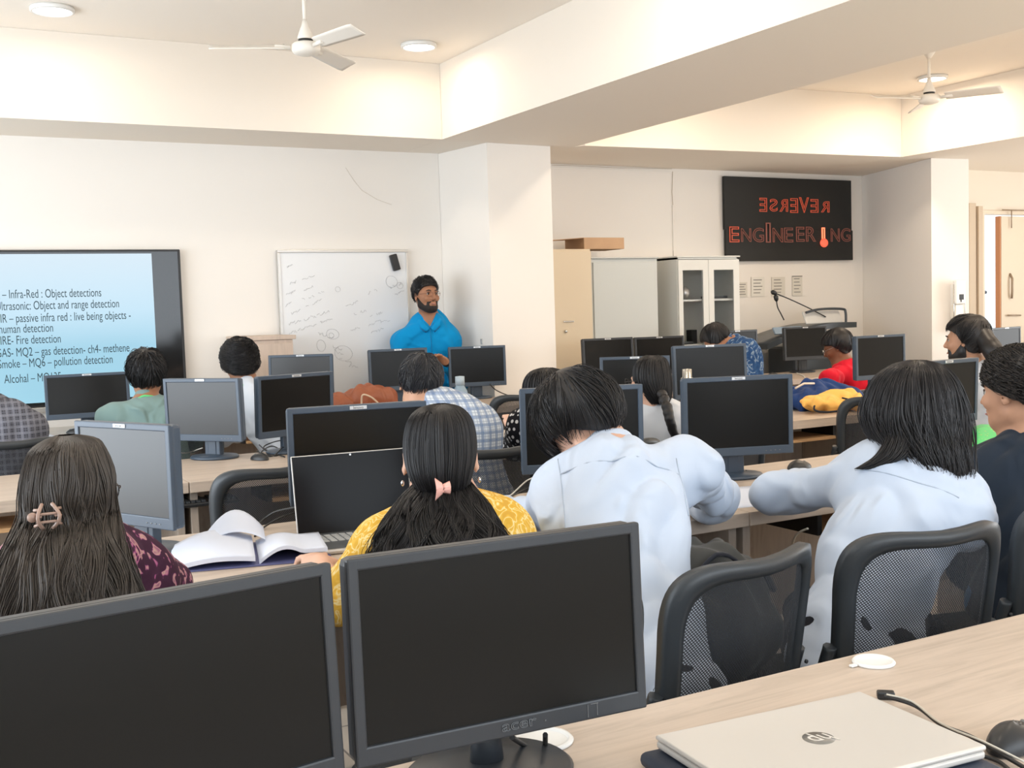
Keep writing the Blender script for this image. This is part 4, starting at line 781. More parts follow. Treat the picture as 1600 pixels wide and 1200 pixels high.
def person(label, J, hd, skinm, topm, botm, h=.009, sleeve='long', top_name='shirt', amp=.006, seed=1, hs=1.0, stand=False, loose=1.0, hands=(None, None), collar=True, hem=.10, hf=None, wide=1.0, tail=0, arm_r=1.0, vneck=None):
    """J joints: nb, sl, sr, pel, (el, wl), (er, wr); hd: (centre, yaw, pitch, roll)"""
    N = {k: np.array(v, float) for k, v in J.items()}; pel, nb = N['pel'], N['nb']; Q = rot_m(*hd[1:]); c = np.array(hd[0], float)
    root = thing('person', label, 'person', (pel[0], pel[1], 0)); up = nb - pel; Lsp = np.linalg.norm(up); up /= Lsp; rt = N['sr'] - N['sl']; rt -= up * (rt @ up); rt /= np.linalg.norm(rt); fw = np.cross(up, rt); Tq = np.stack([rt, fw, up], 1); fh = np.array((fw[0], fw[1], 0)); fh /= np.linalg.norm(fh); rh = np.array((fh[1], -fh[0], 0))
    S = SDF(); head_prims(S, c, Q, hs); hb = c + Q @ np.array((0, -.02, -.055)) * hs; S.cone(hb, nb + fw * .015, .052 * hs, .060, .03)
    def torso(S, i):
        i = i - .006 * (i > 0)
        S.ell(pel + up * Lsp * .70, ((.155 + i * .9) * wide, .095 + i, .175 + i), Tq, .06); S.ell(pel + up * Lsp * .32, ((.135 + i) * wide, .100 + i * 1.1, .18 + i), Tq, .08); S.ell(pel + up * .02, ((.155 + i) * wide, .115 + i, .12 + i), Tq, .06)
        for k in ('sl', 'sr'): S.cone(nb - up * .055, N[k] - up * .018, .040 + i, .036 + i, .11)
    torso(S, 0)
    for k, e, w_ in (('sl', 'el', 'wl'), ('sr', 'er', 'wr')): S.cone(N[k], N[e], .042, .036, .03); S.cone(N[e], N[w_], .036, .025, .012)
    for q, kk in ((0, -1), (1, 1)):
        w_ = N['wl' if q == 0 else 'wr']; e = N['el' if q == 0 else 'er']; hh = hands[q] or {}
        hand(S, w_, hh.get('d', w_ - e), hh.get('pn', (0, 0, -1)), hh.get('side', 1 if q else -1), hh.get('curl', .5), hh.get('s', 1.0))
    legs = []
    for s_ in (-1, 1):
        hip = pel + rh * s_ * .085 - np.array((0, 0, .02))
        if stand: kn = np.array((*(hip + fh * .02)[:2], .47)); ft = np.array((*(hip - fh * .02)[:2], .08))
        else: kn = hip + fh * .40 + rh * s_ * .05; kn[2] = .50; ft = kn + fh * -.04; ft[2] = .09
        legs.append((hip, kn, ft)); S.cone(hip, kn, .070, .050, .03); S.cone(kn, ft, .048, .034, .02); S.cone(ft - fh * .03 - np.array((0, 0, .035)), ft + fh * .12 - np.array((0, 0, .05)), .030, .024, .02)
    S.build('body', skinm, root, h)
    # trousers
    S = SDF(); S.ell(pel + up * .0, (.175 * wide, .135, .12), Tq, .05)
    for hip, kn, ft in legs: S.cone(hip, kn, .092, .066, .04); S.cone(kn, ft, .066, .050, .02)
    S.build('trousers', botm, root, max(h, .010), disp=folds(seed + 9, .004))
    for s_, (hip, kn, ft) in zip((-1, 1), legs): S = SDF(); S.cone(ft - fh * .035 - np.array((0, 0, .048)), ft + fh * .16 - np.array((0, 0, .055)), .040, .032, .02); S.build('shoe', M_dark, root, .010, only=(np.array((-99, -99, .004)), np.array((99, 99, 99))))
    # shirt
    S = SDF(); i = .020 * loose; torso(S, i); ar = arm_r
    for k, e, w_ in (('sl', 'el', 'wl'), ('sr', 'er', 'wr')):
        a, b_, c_ = N[k], N[e], N[w_]
        if sleeve == 'long': S.cone(a - up * .012, b_, (.034 + i) * ar, (.034 + i) * ar, .10); S.cone(b_, b_ + (c_ - b_) * .86, (.036 + i) * ar, .030 + i * .6, .03)
        elif sleeve == 'elbow': S.cone(a - up * .012, b_, .035 + i, .036 + i, .10); S.cone(b_, b_ + (c_ - b_) * .22, .038 + i, .036 + i, .02)
        else: S.cone(a, a + (b_ - a) * .8, .054 + i, .050 + i, .04)
    if collar: S.cone(nb + fw * .012 + up * .005, nb + (hb - nb) * .38 + fw * .005, .070, .064, .015)
    if tail: S.ell(pel - np.array((0, 0, .06)) + up * .0, (.19 * wide, .15, .16), None, .06)
    lo_cut = pel - up * hem
    def post(Pt, v): 
        v = np.maximum(v, -((Pt - lo_cut) @ up))
        if vneck: L = (Pt - nb) @ Tq; v = np.maximum(v, np.minimum((L[:, 2] + vneck - 1.7 * np.abs(L[:, 0])) * .5, L[:, 1] - .02))
        return v
    S.build(top_name, topm, root, h, disp=folds(seed, amp), post=post)
    if collar:
        ax = hb - nb; ax /= np.linalg.norm(ax); e1 = rt - ax * (rt @ ax); e1 /= np.linalg.norm(e1); e2 = np.cross(ax, e1); o_ = nb + fw * .010 + up * .002 - np.array(root.location)
        MB().grid(lambda u, v_: tuple(o_ + e1 * math.cos(PI * (.5 + (u - .5) * 1.72) + PI) * (.078 - .012 * v_) + e2 * math.sin(PI * (.5 + (u - .5) * 1.72) + PI) * (.076 - .012 * v_) + ax * (-.004 + .046 * math.sin(min(1, v_ * 1.15) * PI / 2))), 28, 7, .004).build('collar', topm, root)
    if hf: hf(root, c, Q)
    return root, N, Tq, Q, c, fw, up, hb
from mathutils.bvhtree import BVHTree
def draper(root, N, Tq, off=.004):
    sh = [o for o in root.children if o.name.split('.')[0] in ('shirt', 'dress', 'kurta', 'top')][0]; bv = BVHTree.FromPolygons([v.co for v in sh.data.vertices], [p.vertices for p in sh.data.polygons]); base = Vector(N['nb']) - root.location
    def f(x, z, side=1, o=0):
        d = Vector(Tq @ np.array((0, -side, 0))); s0 = base + Vector(Tq @ np.array((x, side * .5, z))); h = bv.ray_cast(s0, d)
        return (h[0] if h[0] else s0 + d * .4) - d * (off + o)
    return f
def glasses(root, c, Q, s=1.0, col=None, r=.021, lens=True):
    P = lambda x, y, z: Vector(np.array(c) + Q @ (np.array((x, y, z)) * s)) - root.location; w = MB()
    for e in (-1, 1):
        w.tube([P(e * .032 + r * math.cos(a), .106 - .012 * abs(math.cos(a)) * (1 if math.cos(a) * e > 0 else 0), .006 + r * .9 * math.sin(a)) for a in [k * 2 * PI / 20 for k in range(21)]], .0014, 5); w.tube([P(e * .053, .098, .012), P(e * .074, .06, .013), P(e * .082, -.004, .012)], .0014, 5)
    w.tube([P(-.011, .108, .010), P(0, .110, .012), P(.011, .108, .010)], .0014, 5); return w.build('glasses', col or M_black, root)
def lanyard(root, N, c, fw, up, hb, m):
    nb = N['nb']; rt = np.cross(fw, up); pts = []
    for k in range(13): a = PI * (k / 12) ; pts.append(Vector(nb + rt * .072 * math.cos(a) - fw * .066 * math.sin(a) + up * (.035 - .015 * abs(math.cos(a)))) - root.location)
    pts = [Vector(nb + rt * .075 + fw * .09 - up * .03) - root.location] + pts + [Vector(nb - rt * .075 + fw * .09 - up * .03) - root.location]
    return MB().tube(spline(pts, 3), .006, 6).build('lanyard', m, root)

def face_feats(root, c, Q, s=1.0, brow=None):
    P = lambda x, y, z: Vector(np.array(c) + Q @ (np.array((x, y, z)) * s)) - root.location
    for e in (-1, 1):
        w = MB(); w.lathe([(.001, -.0115), (.007, -.0095), (.0105, -.005), (.0115, 0), (.0105, .005), (.007, .0095), (.001, .0115)], P(e * .031, .0735, .009), 16); ey = w.build('eye', mat('eye_white', (.50, .46, .42), .35), root)
        w = MB(); w.lathe([(.001, 0), (.0066, .0002), (.0066, .0012), (.001, .0024)], P(e * .031 + .001, .0840, .009), 14, rot=Matrix(Q.tolist()) @ Matrix.Rotation(-PI / 2, 3, 'X')); w.build('iris', mat('iris_dark', (.015, .008, .005), .2), ey)
        w = MB(); w.tube([P(e * .019, .084, .0165), P(e * .031, .087, .0185), P(e * .043, .080, .014)], [.0016, .0022, .0014], 6); w.build('eyelid', brow or HB, ey)
        w = MB(); w.tube([P(e * .014, .092, .029), P(e * .030, .092, .034), P(e * .046, .079, .029)], [.0028, .0042, .002], 6); w.build('eyebrow', brow or HB, root)
    w = MB(); w.tube([P(-.016, .093, -.058), P(0, .0965, -.060), P(.016, .093, -.058)], [.003, .0048, .003], 8); w.build('lips', mat('lip', (.42, .18, .15), .5), root)
def seams(r, lines, m):
    root, N, Tq = r[0], r[1], r[2]; D_ = draper(root, N, Tq, -.0005)
    for ln in lines:
        pts = [D_(x, z, -1) for x, z in ln]; w = MB(); q = [a.lerp(b, k / 6) for a, b in zip(pts, pts[1:]) for k in range(6)] + [pts[-1]]; w.tube(pts, .0022, 5); w.build('seam', m, root)
# ------------------------------------------------------------------ cloth materials
def cloth(name, c, wr=.8, sc=4.5, rough=.85):
    m = mat(name, c, rough, spec=.2, sheen=.08); nt, b, L = nodes(m); tc = nt.nodes.new('ShaderNodeTexCoord'); n = nt.nodes.new('ShaderNodeTexNoise'); n.inputs['Scale'].default_value = sc; n.inputs['Distortion'].default_value = 2.2; n.inputs['Detail'].default_value = 1.5
    try: n.noise_type = 'RIDGED_MULTIFRACTAL'
    except Exception: pass
    bp = nt.nodes.new('ShaderNodeBump'); bp.inputs['Strength'].default_value = wr; bp.inputs['Distance'].default_value = .03; L(tc.outputs['Object'], n.inputs['Vector']); L(n.outputs['Fac'], bp.inputs['Height']); L(bp.outputs['Normal'], b.inputs['Normal']); return m
M_ws = cloth('shirt_white', (.52, .60, .73)); M_wt = cloth('top_white', (.62, .65, .70)); M_nv = cloth('shirt_navy', (.018, .028, .045)); M_tl = cloth('shirt_grey_green', (.20, .30, .29)); M_bl = cloth('shirt_bright_blue', (.0, .27, .60)); M_rdm = cloth('top_red', (.72, .012, .035))
M_jn = cloth('jeans_blue', (.07, .17, .32)); M_dk = cloth('trousers_dark', (.02, .022, .03)); M_gl_ = mat('lanyard_green', (.12, .62, .22), .6)
def pattern(name, kind, stops, scale, c=(.5, .5, .5), rot=(0, 0, 0), msc=(1, 1, 1)):
    m = mat(name, c, .85, spec=.2); nt, b, L = nodes(m); tc = nt.nodes.new('ShaderNodeTexCoord'); mp = nt.nodes.new('ShaderNodeMapping'); mp.inputs['Rotation'].default_value = rot; mp.inputs['Scale'].default_value = msc; L(tc.outputs['Object'], mp.inputs['Vector'])
    if kind == 'voronoi': n = nt.nodes.new('ShaderNodeTexVoronoi'); n.feature = 'SMOOTH_F1'; n.inputs['Smoothness'].default_value = .3; out = 'Distance'
    elif kind == 'wave': n = nt.nodes.new('ShaderNodeTexWave'); n.inputs['Distortion'].default_value = .6; out = 'Fac'
    else: n = nt.nodes.new('ShaderNodeTexNoise'); n.inputs['Distortion'].default_value = 1.8; n.inputs['Detail'].default_value = 1; out = 'Fac'
    n.inputs['Scale'].default_value = scale; r = ramp(nt, stops, 'LINEAR'); L(mp.outputs[0], n.inputs['Vector']); L(n.outputs[out], r.inputs['Fac']); L(r.outputs[0], b.inputs['Base Color']); return m
M_fl = pattern('dress_floral_purple', 'noise', [(.40, (.040, .012, .030)), (.55, (.05, .016, .038)), (.58, (.32, .08, .20)), (.63, (.45, .28, .24)), (.72, (.26, .10, .16))], 26)
M_yl = pattern('kurta_yellow_print', 'noise', [(.36, (.62, .36, .045)), (.46, (.70, .43, .07)), (.5, (.80, .68, .36)), (.56, (.70, .42, .06)), (.66, (.60, .34, .05))], 26)
M_bw = pattern('sleeve_black_white', 'voronoi', [(.0, (.7, .7, .72)), (.30, (.6, .6, .62)), (.36, (.01, .01, .015)), (1, (.01, .01, .015))], 42)
def plaid(name, base, line, line2, sc):
    m = mat(name, base, .85, spec=.2); nt, b, L = nodes(m); tc = nt.nodes.new('ShaderNodeTexCoord'); cur = None
    for i, (ax, s_, col, th) in enumerate((('X', sc, line, .72), ('Z', sc, line, .72), ('X', sc * 2.7, line2, .88), ('Z', sc * 2.7, line2, .88))):
        w1 = nt.nodes.new('ShaderNodeTexWave'); w1.bands_direction = ax; w1.inputs['Scale'].default_value = s_; w1.inputs['Distortion'].default_value = .5
        r = ramp(nt, [(th - .1, (0, 0, 0)), (th + .05, (.6, .6, .6))]); mx = nt.nodes.new('ShaderNodeMix'); mx.data_type = 'RGBA'; L(tc.outputs['Object'], w1.inputs['Vector']); L(w1.outputs['Fac'], r.inputs['Fac']); L(r.outputs[0], mx.inputs['Factor'])
        if cur is None: mx.inputs[6].default_value = (*base, 1)
        else: L(cur, mx.inputs[6])
        mx.inputs[7].default_value = (*col, 1); cur = mx.outputs[2]
    L(cur, b.inputs['Base Color']); return m
M_pl = plaid('shirt_pale_plaid', (.62, .66, .70), (.10, .18, .36), (.25, .30, .38), 10); M_pd2 = plaid('shirt_dark_plaid', (.055, .055, .065), (.22, .22, .25), (.14, .14, .17), 11)
SK1, SK2, SK3, SK4 = skin('brown', (.36, .17, .095)), skin('tan', (.50, .27, .17)), skin('light', (.66, .40, .29)), skin('deep', (.25, .105, .055))
Wv = lambda x, y, Y: np.array(W(x, y, Y))
# girl with brown hair, far left
def f(root, c, Q):
    fr = vframe(104, 760, 2.24); rows = ringpx(fr, [(88, 118, 680, .0, .015), (66, 150, 688, .0, .06), (46, 163, 704, .0, .088), (34, 176, 740, .0, .104), (32, 178, 772, -.004, .104), (32, 180, 800, -.012, .092), (16, 184, 828, -.06, .095), (0, 194, 862, -.09, .10), (-14, 204, 900, -.11, .10), (-26, 212, 940, -.12, .10), (-30, 214, 975, -.12, .09), (-20, 205, 1010, -.12, .08)])
    hair_env('hair', rows, fr, HBR, root, n=3800, S=26, rad=.0011, wave=(.013, 3.2), q=(.95, 1.04), te=(.82, 1.02), seed=4, stray=.10)
    cl = W(74, 806, 2.12) - root.location; m = mat('clip_taupe', (.36, .24, .19), .3); w = MB()
    for s_ in (-1, 1):
        w.tube([cl + Vector((s_ * .008 + .010 * s_ * math.sin(k / 8 * PI), -.004 - .016 * math.sin(k / 8 * PI), -.022 + .044 * k / 8)) for k in range(9)], .0034, 6)
        for q in (-.5, .1, .6): w.tube([cl + Vector((s_ * .012, -.014, q * .022)), cl + Vector((s_ * .022, -.004, q * .026 - .003))], .0028, 6)
    for zq in (-.008, .006): w.tube([cl + Vector((-.020, -.016, zq)), cl + Vector((.020, -.016, zq))], .0026, 6)
    w.lathe([(.001, 0), (.008, .001), (.009, .006), (.001, .008)], cl + Vector((-.026, -.008, .002)), 14, 1, 1, RX90); w.build('hair_clip', m, root)
    glasses(root, c, Q)
person('girl at the far left with long wavy brown hair in a taupe claw clip', dict(nb=Wv(108, 838, 2.24), sl=(.145, 2.22, .895), sr=(.385, 2.27, .915), pel=(.21, 2.16, .53), el=(.10, 2.30, .80), wl=(.30, 2.55, .79), er=W(258, 915, 2.46), wr=W(240, 868, 2.66)), (Wv(106, 766, 2.26), -38, -14, 0), SK3, M_fl, M_dk, h=.0075, sleeve='elbow', top_name='dress', hf=f, seed=11, collar=False, hands=({}, dict(d=W(228, 846, 2.78) - W(240, 868, 2.66), pn=(-.6, .3, -.6), side=1, curl=.35)), wide=.88, hs=.86)
# girl in yellow
def f(root, c, Q):
    fr = vframe(688, 700, 2.3); rows = ringpx(fr, [(678, 700, 631, .0, .014), (652, 722, 639, .0, .06), (636, 738, 660, .0, .088), (631, 744, 700, .0, .100), (638, 738, 735, -.015, .090), (652, 730, 762, -.035, .060)])
    hair_env('hair', rows, fr, HB, root, n=2400, S=18, rad=.0009, wave=(.002, 1), q=(.96, 1.02), te=(.9, 1.0), seed=5, drift=.05, stray=.01)
    rows = ringpx(fr, [(650, 732, 752, -.02, .050), (628, 748, 772, -.05, .07), (608, 766, 800, -.09, .09), (594, 780, 830, -.12, .10), (586, 786, 862, -.14, .10), (588, 786, 900, -.14, .09), (600, 775, 940, -.13, .08)])
    hair_env('loose_hair', rows, fr, HB, root, n=4200, S=22, rad=.0009, wave=(.028, 3.2), q=(.85, 1.10), te=(.75, 1.05), seed=6, stray=.16)
    cl = W(691, 762, 2.165) - root.location; m = mat('clip_pink', (.85, .45, .38), .3); w = MB()
    w.grid(lambda u, v: cl + Vector((-.017 + .017 * u, -.006 * math.sin(v * PI) , (v - .5) * .046 * (1 - .55 * u))), 6, 10, .004); w.grid(lambda u, v: cl + Vector((.002 + .016 * u, -.006 * math.sin(v * PI), (v - .5) * .026 * (.6 + .4 * u))), 6, 8, .004); w.build('hair_clip', m, root)
    w = MB()
    for e in (-1, 1): p = Vector(np.array(c) + Q @ np.array((e * .088, -.002, -.046))) - root.location; w.lathe([(.001, -.01), (.004, -.006), (.004, .0), (.001, .004)], p, 10)
    w.build('earrings', M_steel, root)
person('girl in a yellow printed top with thick black hair and a pink clip', dict(nb=Wv(690, 800, 2.32), sl=Wv(600, 852, 2.32), sr=Wv(778, 830, 2.28), pel=(1.13, 2.14, .53), el=W(536, 935, 2.34), wl=W(503, 888, 2.58), er=W(800, 850, 2.45), wr=W(700, 880, 2.62)), (Wv(688, 719, 2.32), -24, -6, 0), SK3, M_yl, M_jn, h=.0075, sleeve='elbow', top_name='kurta', hf=f, seed=12, collar=False, hands=(dict(d=W(487, 866, 2.68) - W(503, 888, 2.58), pn=(0, .2, -1), side=-1, curl=.9), {}), wide=.9, tail=1, hem=.16, hs=1.04)
# boy bending over in white
def f(root, c, Q):
    Z = ([-.13, -.10, -.06, -.02, .012, .03, .055, .09, .12], [-.09, -.082, -.070, .002, .020, .026, .03, -.01, -.03])
    cap_hair('hair', c, Q, 1.06, HB, root, t=.020, top=.012, h=.006, seed=8, n=2600, length=.95, rad=.0015, lift=.014, zl=Z, bumps=.004, bf=45, fringe=.03, back=.008)
r = person('boy in a white shirt bending low over the desk, seen from behind', dict(nb=Wv(958, 712, 2.40), sl=Wv(880, 758, 2.46), sr=Wv(1078, 728, 2.36), pel=(1.42, 2.02, .53), el=W(846, 812, 2.68), wl=W(775, 800, 2.92), er=W(1122, 782, 2.60), wr=W(1030, 775, 2.86)), (Wv(912, 668, 2.50), 22, -52, -12), SK3, M_ws, M_dk, h=.0075, amp=.009, hf=f, seed=13, loose=1.2, wide=1.05, tail=1, hem=.17)
seams(r, [[(x / 100, -.085) for x in range(-15, 18, 3)], [(-.150, -.03 - .03 * k) for k in range(9)], [(.155, -.03 - .03 * k) for k in range(7)]], mat('seam_white', (.40, .47, .58), .9))
# girl in white on the right with loose hair
def f(root, c, Q):
    fr = vframe(1430, 645, 2.16); rows = ringpx(fr, [(1418, 1446, 563, .0, .016), (1390, 1472, 572, .0, .06), (1366, 1492, 596, .0, .092), (1351, 1506, 640, .0, .110), (1360, 1510, 672, -.01, .106), (1384, 1512, 700, -.035, .09), (1410, 1514, 735, -.055, .066), (1428, 1508, 765, -.06, .05), (1445, 1492, 790, -.065, .03)])
    hair_env('hair', rows, fr, HB if False else hmat('soft_black', (.020, .018, .019), .34), root, th=(0, 2 * PI), n=4600, S=26, rad=.0010, wave=(.017, 1.4), q=(.93, 1.07), te=(.62, 1.04), seed=7, drift=.5, stray=.25)
    rows = ringpx(fr, [(1392, 1430, 655, -.07, .03), (1386, 1428, 680, -.10, .03), (1372, 1416, 702, -.125, .022), (1352, 1386, 716, -.135, .012), (1340, 1362, 722, -.135, .006)]); hair_env('hair_flick', rows, fr, HB, root, n=900, S=16, rad=.0011, wave=(.008, 1), base=False, q=(.7, 1.1), te=(.7, 1.05), seed=9, stray=.2)
r = person('girl in a loose white shirt with shoulder-length black hair leaning left on the desk', dict(nb=Wv(1432, 722, 2.16), sl=Wv(1362, 742, 2.24), sr=Wv(1506, 792, 2.03), pel=(2.10, 2.06, .53), el=W(1206, 772, 2.56), wl=W(1262, 748, 2.80), er=W(1528, 812, 2.26), wr=W(1460, 780, 2.54)), (Wv(1422, 650, 2.16), 2, -6, 4), SK2, M_ws, M_dk, h=.008, amp=.009, hf=f, seed=14, loose=1.3, wide=.95, tail=1, hem=.17)
seams(r, [[(x / 100, -.12) for x in range(-13, 15, 3)]], mat('seam_white', (.40, .47, .58), .9))
# student in navy at the right edge
def f(root, c, Q):
    cap_hair('hair', c, Q, 1.0, hmat('curly', (.030, .025, .022), .5), root, t=.004, top=.028, h=.004, seed=21, n=7000, length=.13, rad=.0018, lift=.014, curl=2.6, bumps=.009, bf=150, zl=([-.13, -.06, -.02, .012, .03, .055, .09, .12], [-.07, -.045, .0, .022, .052, .066, .078, .080])); face_feats(root, c, Q, 1.0)
person('student in a navy shirt with short curly hair, face turned left, at the right edge', dict(nb=Wv(1604, 702, 2.24), sl=Wv(1530, 750, 2.30), sr=Wv(1700, 745, 2.06), pel=(2.82, 2.06, .53), el=W(1512, 890, 2.36), wl=W(1500, 800, 2.66), er=W(1700, 900, 2.2), wr=W(1620, 820, 2.5)), (Wv(1588, 616, 2.26), 10, -4, 0), SK2, M_nv, M_jn, h=.007, hf=f, seed=15, hs=1.0, loose=1.2, wide=1.05, tail=1)
# student in grey-green
def f(root, c, Q): cap_hair('hair', c, Q, 1.0, HB, root, t=.014, top=.012, h=.007, seed=31, n=1900, length=.7, rad=.0022, lift=.016, bumps=.005, bf=50, zl=([-.13, -.06, -.02, .012, .03, .055, .09, .12], [-.10, -.088, -.05, -.01, .02, .05, .065, .07]), back=.006)
r = person('student in a grey-green shirt with a green lanyard, watching the wall screen', dict(nb=Wv(229, 634, 5.95), sl=Wv(174, 650, 5.98), sr=Wv(284, 646, 5.88), pel=(1.15, 5.78, .53), el=W(160, 690, 6.2), wl=W(190, 690, 6.45), er=W(300, 690, 6.15), wr=W(270, 690, 6.4)), (Wv(229, 587, 6.02), -10, -4, 0), SK1, M_tl, M_dk, h=.010, hf=f, seed=16)
lanyard(r[0], r[1], r[4], r[5], r[6], r[7], M_gl_)
dup(ch, (1.17, 5.72, 0), 0, 'black mesh chair of the student in grey-green')
# student in white with tousled hair beside the whiteboard
def f(root, c, Q): cap_hair('hair', c, Q, 1.0, HB, root, t=.014, top=.016, h=.007, seed=33, n=2200, length=.35, rad=.002, lift=.016, curl=.8, bumps=.008, bf=70, zl=([-.13, -.06, -.02, .012, .03, .055, .09, .12], [-.085, -.07, -.035, .0, .03, .055, .07, .07]))
r = person('student in a white shirt with tousled black hair, left of the whiteboard', dict(nb=Wv(390, 610, 5.95), sl=Wv(352, 626, 6.02), sr=Wv(424, 634, 5.86), pel=(1.90, 5.78, .53), el=W(345, 680, 6.1), wl=W(380, 680, 6.35), er=W(436, 685, 6.05), wr=W(410, 680, 6.3)), (Wv(376, 571, 6.0), 2, -10, -6), SK1, M_wt, M_dk, h=.010, hf=f, seed=17, wide=.9)
lanyard(r[0], r[1], r[4], r[5], r[6], r[7], M_gl_)
# plaid man behind the girl in yellow
def f(root, c, Q): cap_hair('hair', c, Q, 1.0, hmat('grey_black', (.030, .031, .036), .4), root, t=.008, top=.012, h=.007, seed=35, n=2200, length=.5, rad=.0018, lift=.008, bumps=.003, bf=60)
person('man in a pale blue plaid shirt leaning left, beside the frosted bottle', dict(nb=Wv(694, 634, 4.12), sl=Wv(640, 662, 4.18), sr=Wv(748, 664, 4.02), pel=(2.03, 3.96, .53), el=W(640, 730, 4.35), wl=W(665, 725, 4.6), er=W(764, 735, 4.2), wr=W(720, 735, 4.5)), (Wv(657, 604, 4.22), -22, -24, 8), SK2, M_pl, M_dk, h=.009, hf=f, seed=18, hs=1.0)
# student with patterned sleeve
def f(root, c, Q):
    fr = vframe(853, 600, 4.1); hair_env('hair', ringpx(fr, [(846, 862, 575, 0, .02), (830, 878, 580, 0, .07), (820, 888, 592, 0, .10), (817, 894, 612, 0, .11), (818, 896, 640, -.01, .10), (822, 892, 670, -.01, .08), (828, 884, 700, 0, .07)]), fr, HB, root, n=700, S=16, rad=.0022, wave=(.003, 1), seed=41)
person('student with sleek black hair and a black and white patterned sleeve', dict(nb=Wv(856, 640, 4.08), sl=Wv(818, 662, 4.10), sr=Wv(898, 662, 4.02), pel=(2.45, 3.92, .53), el=W(806, 700, 4.28), wl=W(800, 664, 4.48), er=W(900, 715, 4.2), wr=W(860, 700, 4.5)), (Wv(856, 612, 4.12), -14, -14, 0), SK3, M_bw, M_dk, h=.010, sleeve='elbow', hf=f, seed=19, wide=.88, collar=False, top_name='blouse', hs=.86)
# girl with the braid
def f(root, c, Q):
    fr = vframe(1018, 592, 4.2); hair_env('hair', ringpx(fr, [(1010, 1028, 555, 0, .02), (998, 1040, 561, 0, .065), (990, 1046, 575, 0, .092), (991, 1049, 596, -.004, .100), (1004, 1049, 615, -.02, .082), (1016, 1046, 630, -.045, .05)]), fr, HB, root, n=1100, S=16, rad=.0016, wave=(.003, 1.2), seed=43, q=(.95, 1.03))
    S = SDF(); pts = spline([W(1034, 616, 4.10), W(1042, 636, 4.04), W(1046, 654, 4.02), W(1050, 668, 4.02), W(1055, 683, 4.02), W(1058, 698, 4.02)], 4)
    for k, p in enumerate(pts):
        if k % 2 == 0: S.ell(p, (.030 - .0008 * k, .024, .024), rot_m(0, 0, 25 * (-1) ** (k // 2)), .005)
    S.build('braid', HB, root, .006, disp=lambda P: .0015 * waves(P, 5, 160))
    glasses(root, c, Q, r=.023)
r = person('girl in a white top with a long black braid, glasses and green lanyard', dict(nb=Wv(1020, 643, 4.20), sl=Wv(984, 662, 4.26), sr=Wv(1058, 662, 4.10), pel=(3.16, 4.10, .53), el=W(962, 705, 4.4), wl=W(980, 695, 4.65), er=W(1072, 712, 4.3), wr=W(1040, 700, 4.6)), (Wv(1014, 597, 4.2), 20, -6, 0), SK3, M_wt, M_dk, h=.008, hf=f, seed=20, collar=False, wide=.9, top_name='top', hs=.88)
lanyard(r[0], r[1], r[4], r[5], r[6], r[7], M_gl_)
# bearded student with a ponytail
def beard(name, root, c, Q, s, m, t=.006, mous=True, seed=51):
    S = SDF(); head_prims(S, c, Q, s, inf=t); c0 = np.array(c)
    def post(Pt, v):
        L = (Pt - c0) @ Q / s; v = v + .0015 * waves(Pt, seed, 240); x, y, z = np.abs(L[:, 0]), L[:, 1], L[:, 2]
        reg = np.maximum(z - np.interp(y, [.0, .03, .055, .075, .095], [.0, -.035, -.062, -.070, -.072]), -.012 - y + .0)
        if mous: reg = np.minimum(reg, np.maximum.reduce([np.abs(z + .040 + .25 * x) - .0068, x - .036, .05 - y])); reg = np.minimum(reg, np.maximum.reduce([np.abs(x - .034) - .008, np.abs(z + .06) - .022, .04 - y]))
        return np.maximum(v, reg * s)
    return S.build(name, m, root, .0045, post=post)
def f(root, c, Q):
    cap_hair('hair', c, Q, 1.05, HB, root, t=.014, top=.012, h=.006, seed=45, n=2200, length=.8, rad=.002, lift=.010, bumps=.004, bf=50, zl=([-.13, -.06, -.02, .012, .03, .055, .09, .12], [-.09, -.08, -.05, .01, .04, .058, .066, .06]), back=.012)
    beard('beard', root, c, Q, 1.05, HB); face_feats(root, c, Q, 1.05); S = SDF(); S.cone(W(1532, 520, 4.22), W(1552, 548, 4.12), .058, .050, .03).cone(W(1552, 548, 4.12), W(1566, 585, 4.10), .050, .030, .03); S.build('ponytail', HB, root, .008, disp=lambda P: .004 * waves(P, 8, 60))
person('bearded student in white with tied-back black hair, in profile near the column', dict(nb=Wv(1526, 580, 4.26), sl=Wv(1502, 606, 4.34), sr=Wv(1562, 612, 4.06), pel=(5.28, 4.0, .53), el=W(1500, 660, 4.5), wl=W(1480, 655, 4.7), er=W(1570, 670, 4.2), wr=W(1530, 660, 4.5)), (Wv(1509, 533, 4.3), 28, -3, 0), SK2, M_wt, M_dk, h=.0075, hf=f, seed=22, hs=1.05)
# person in red
def f(root, c, Q):
    cap_hair('hair', c, Q, 1.0, HB, root, t=.016, top=.012, h=.007, seed=47, n=900, length=.8, rad=.002, lift=.004, bumps=.002, bf=40, zl=([-.13, -.06, -.02, .012, .03, .055, .09, .12], [-.10, -.088, -.05, .01, .03, .045, .055, .06]), back=.01)
    glasses(root, c, Q, col=M_steel)
person('person in a red top with glasses looking down, in profile facing left', dict(nb=Wv(1318, 572, 6.2), sl=Wv(1296, 590, 6.06), sr=Wv(1334, 592, 6.34), pel=(6.38, 6.0, .53), el=W(1278, 625, 6.2), wl=W(1268, 612, 6.45), er=W(1322, 630, 6.5), wr=W(1290, 615, 6.6)), (Wv(1308, 543, 6.22), 42, -24, 0), SK4, M_rdm, M_dk, h=.009, sleeve='elbow', hf=f, seed=23, wide=.85, collar=False, top_name='top')
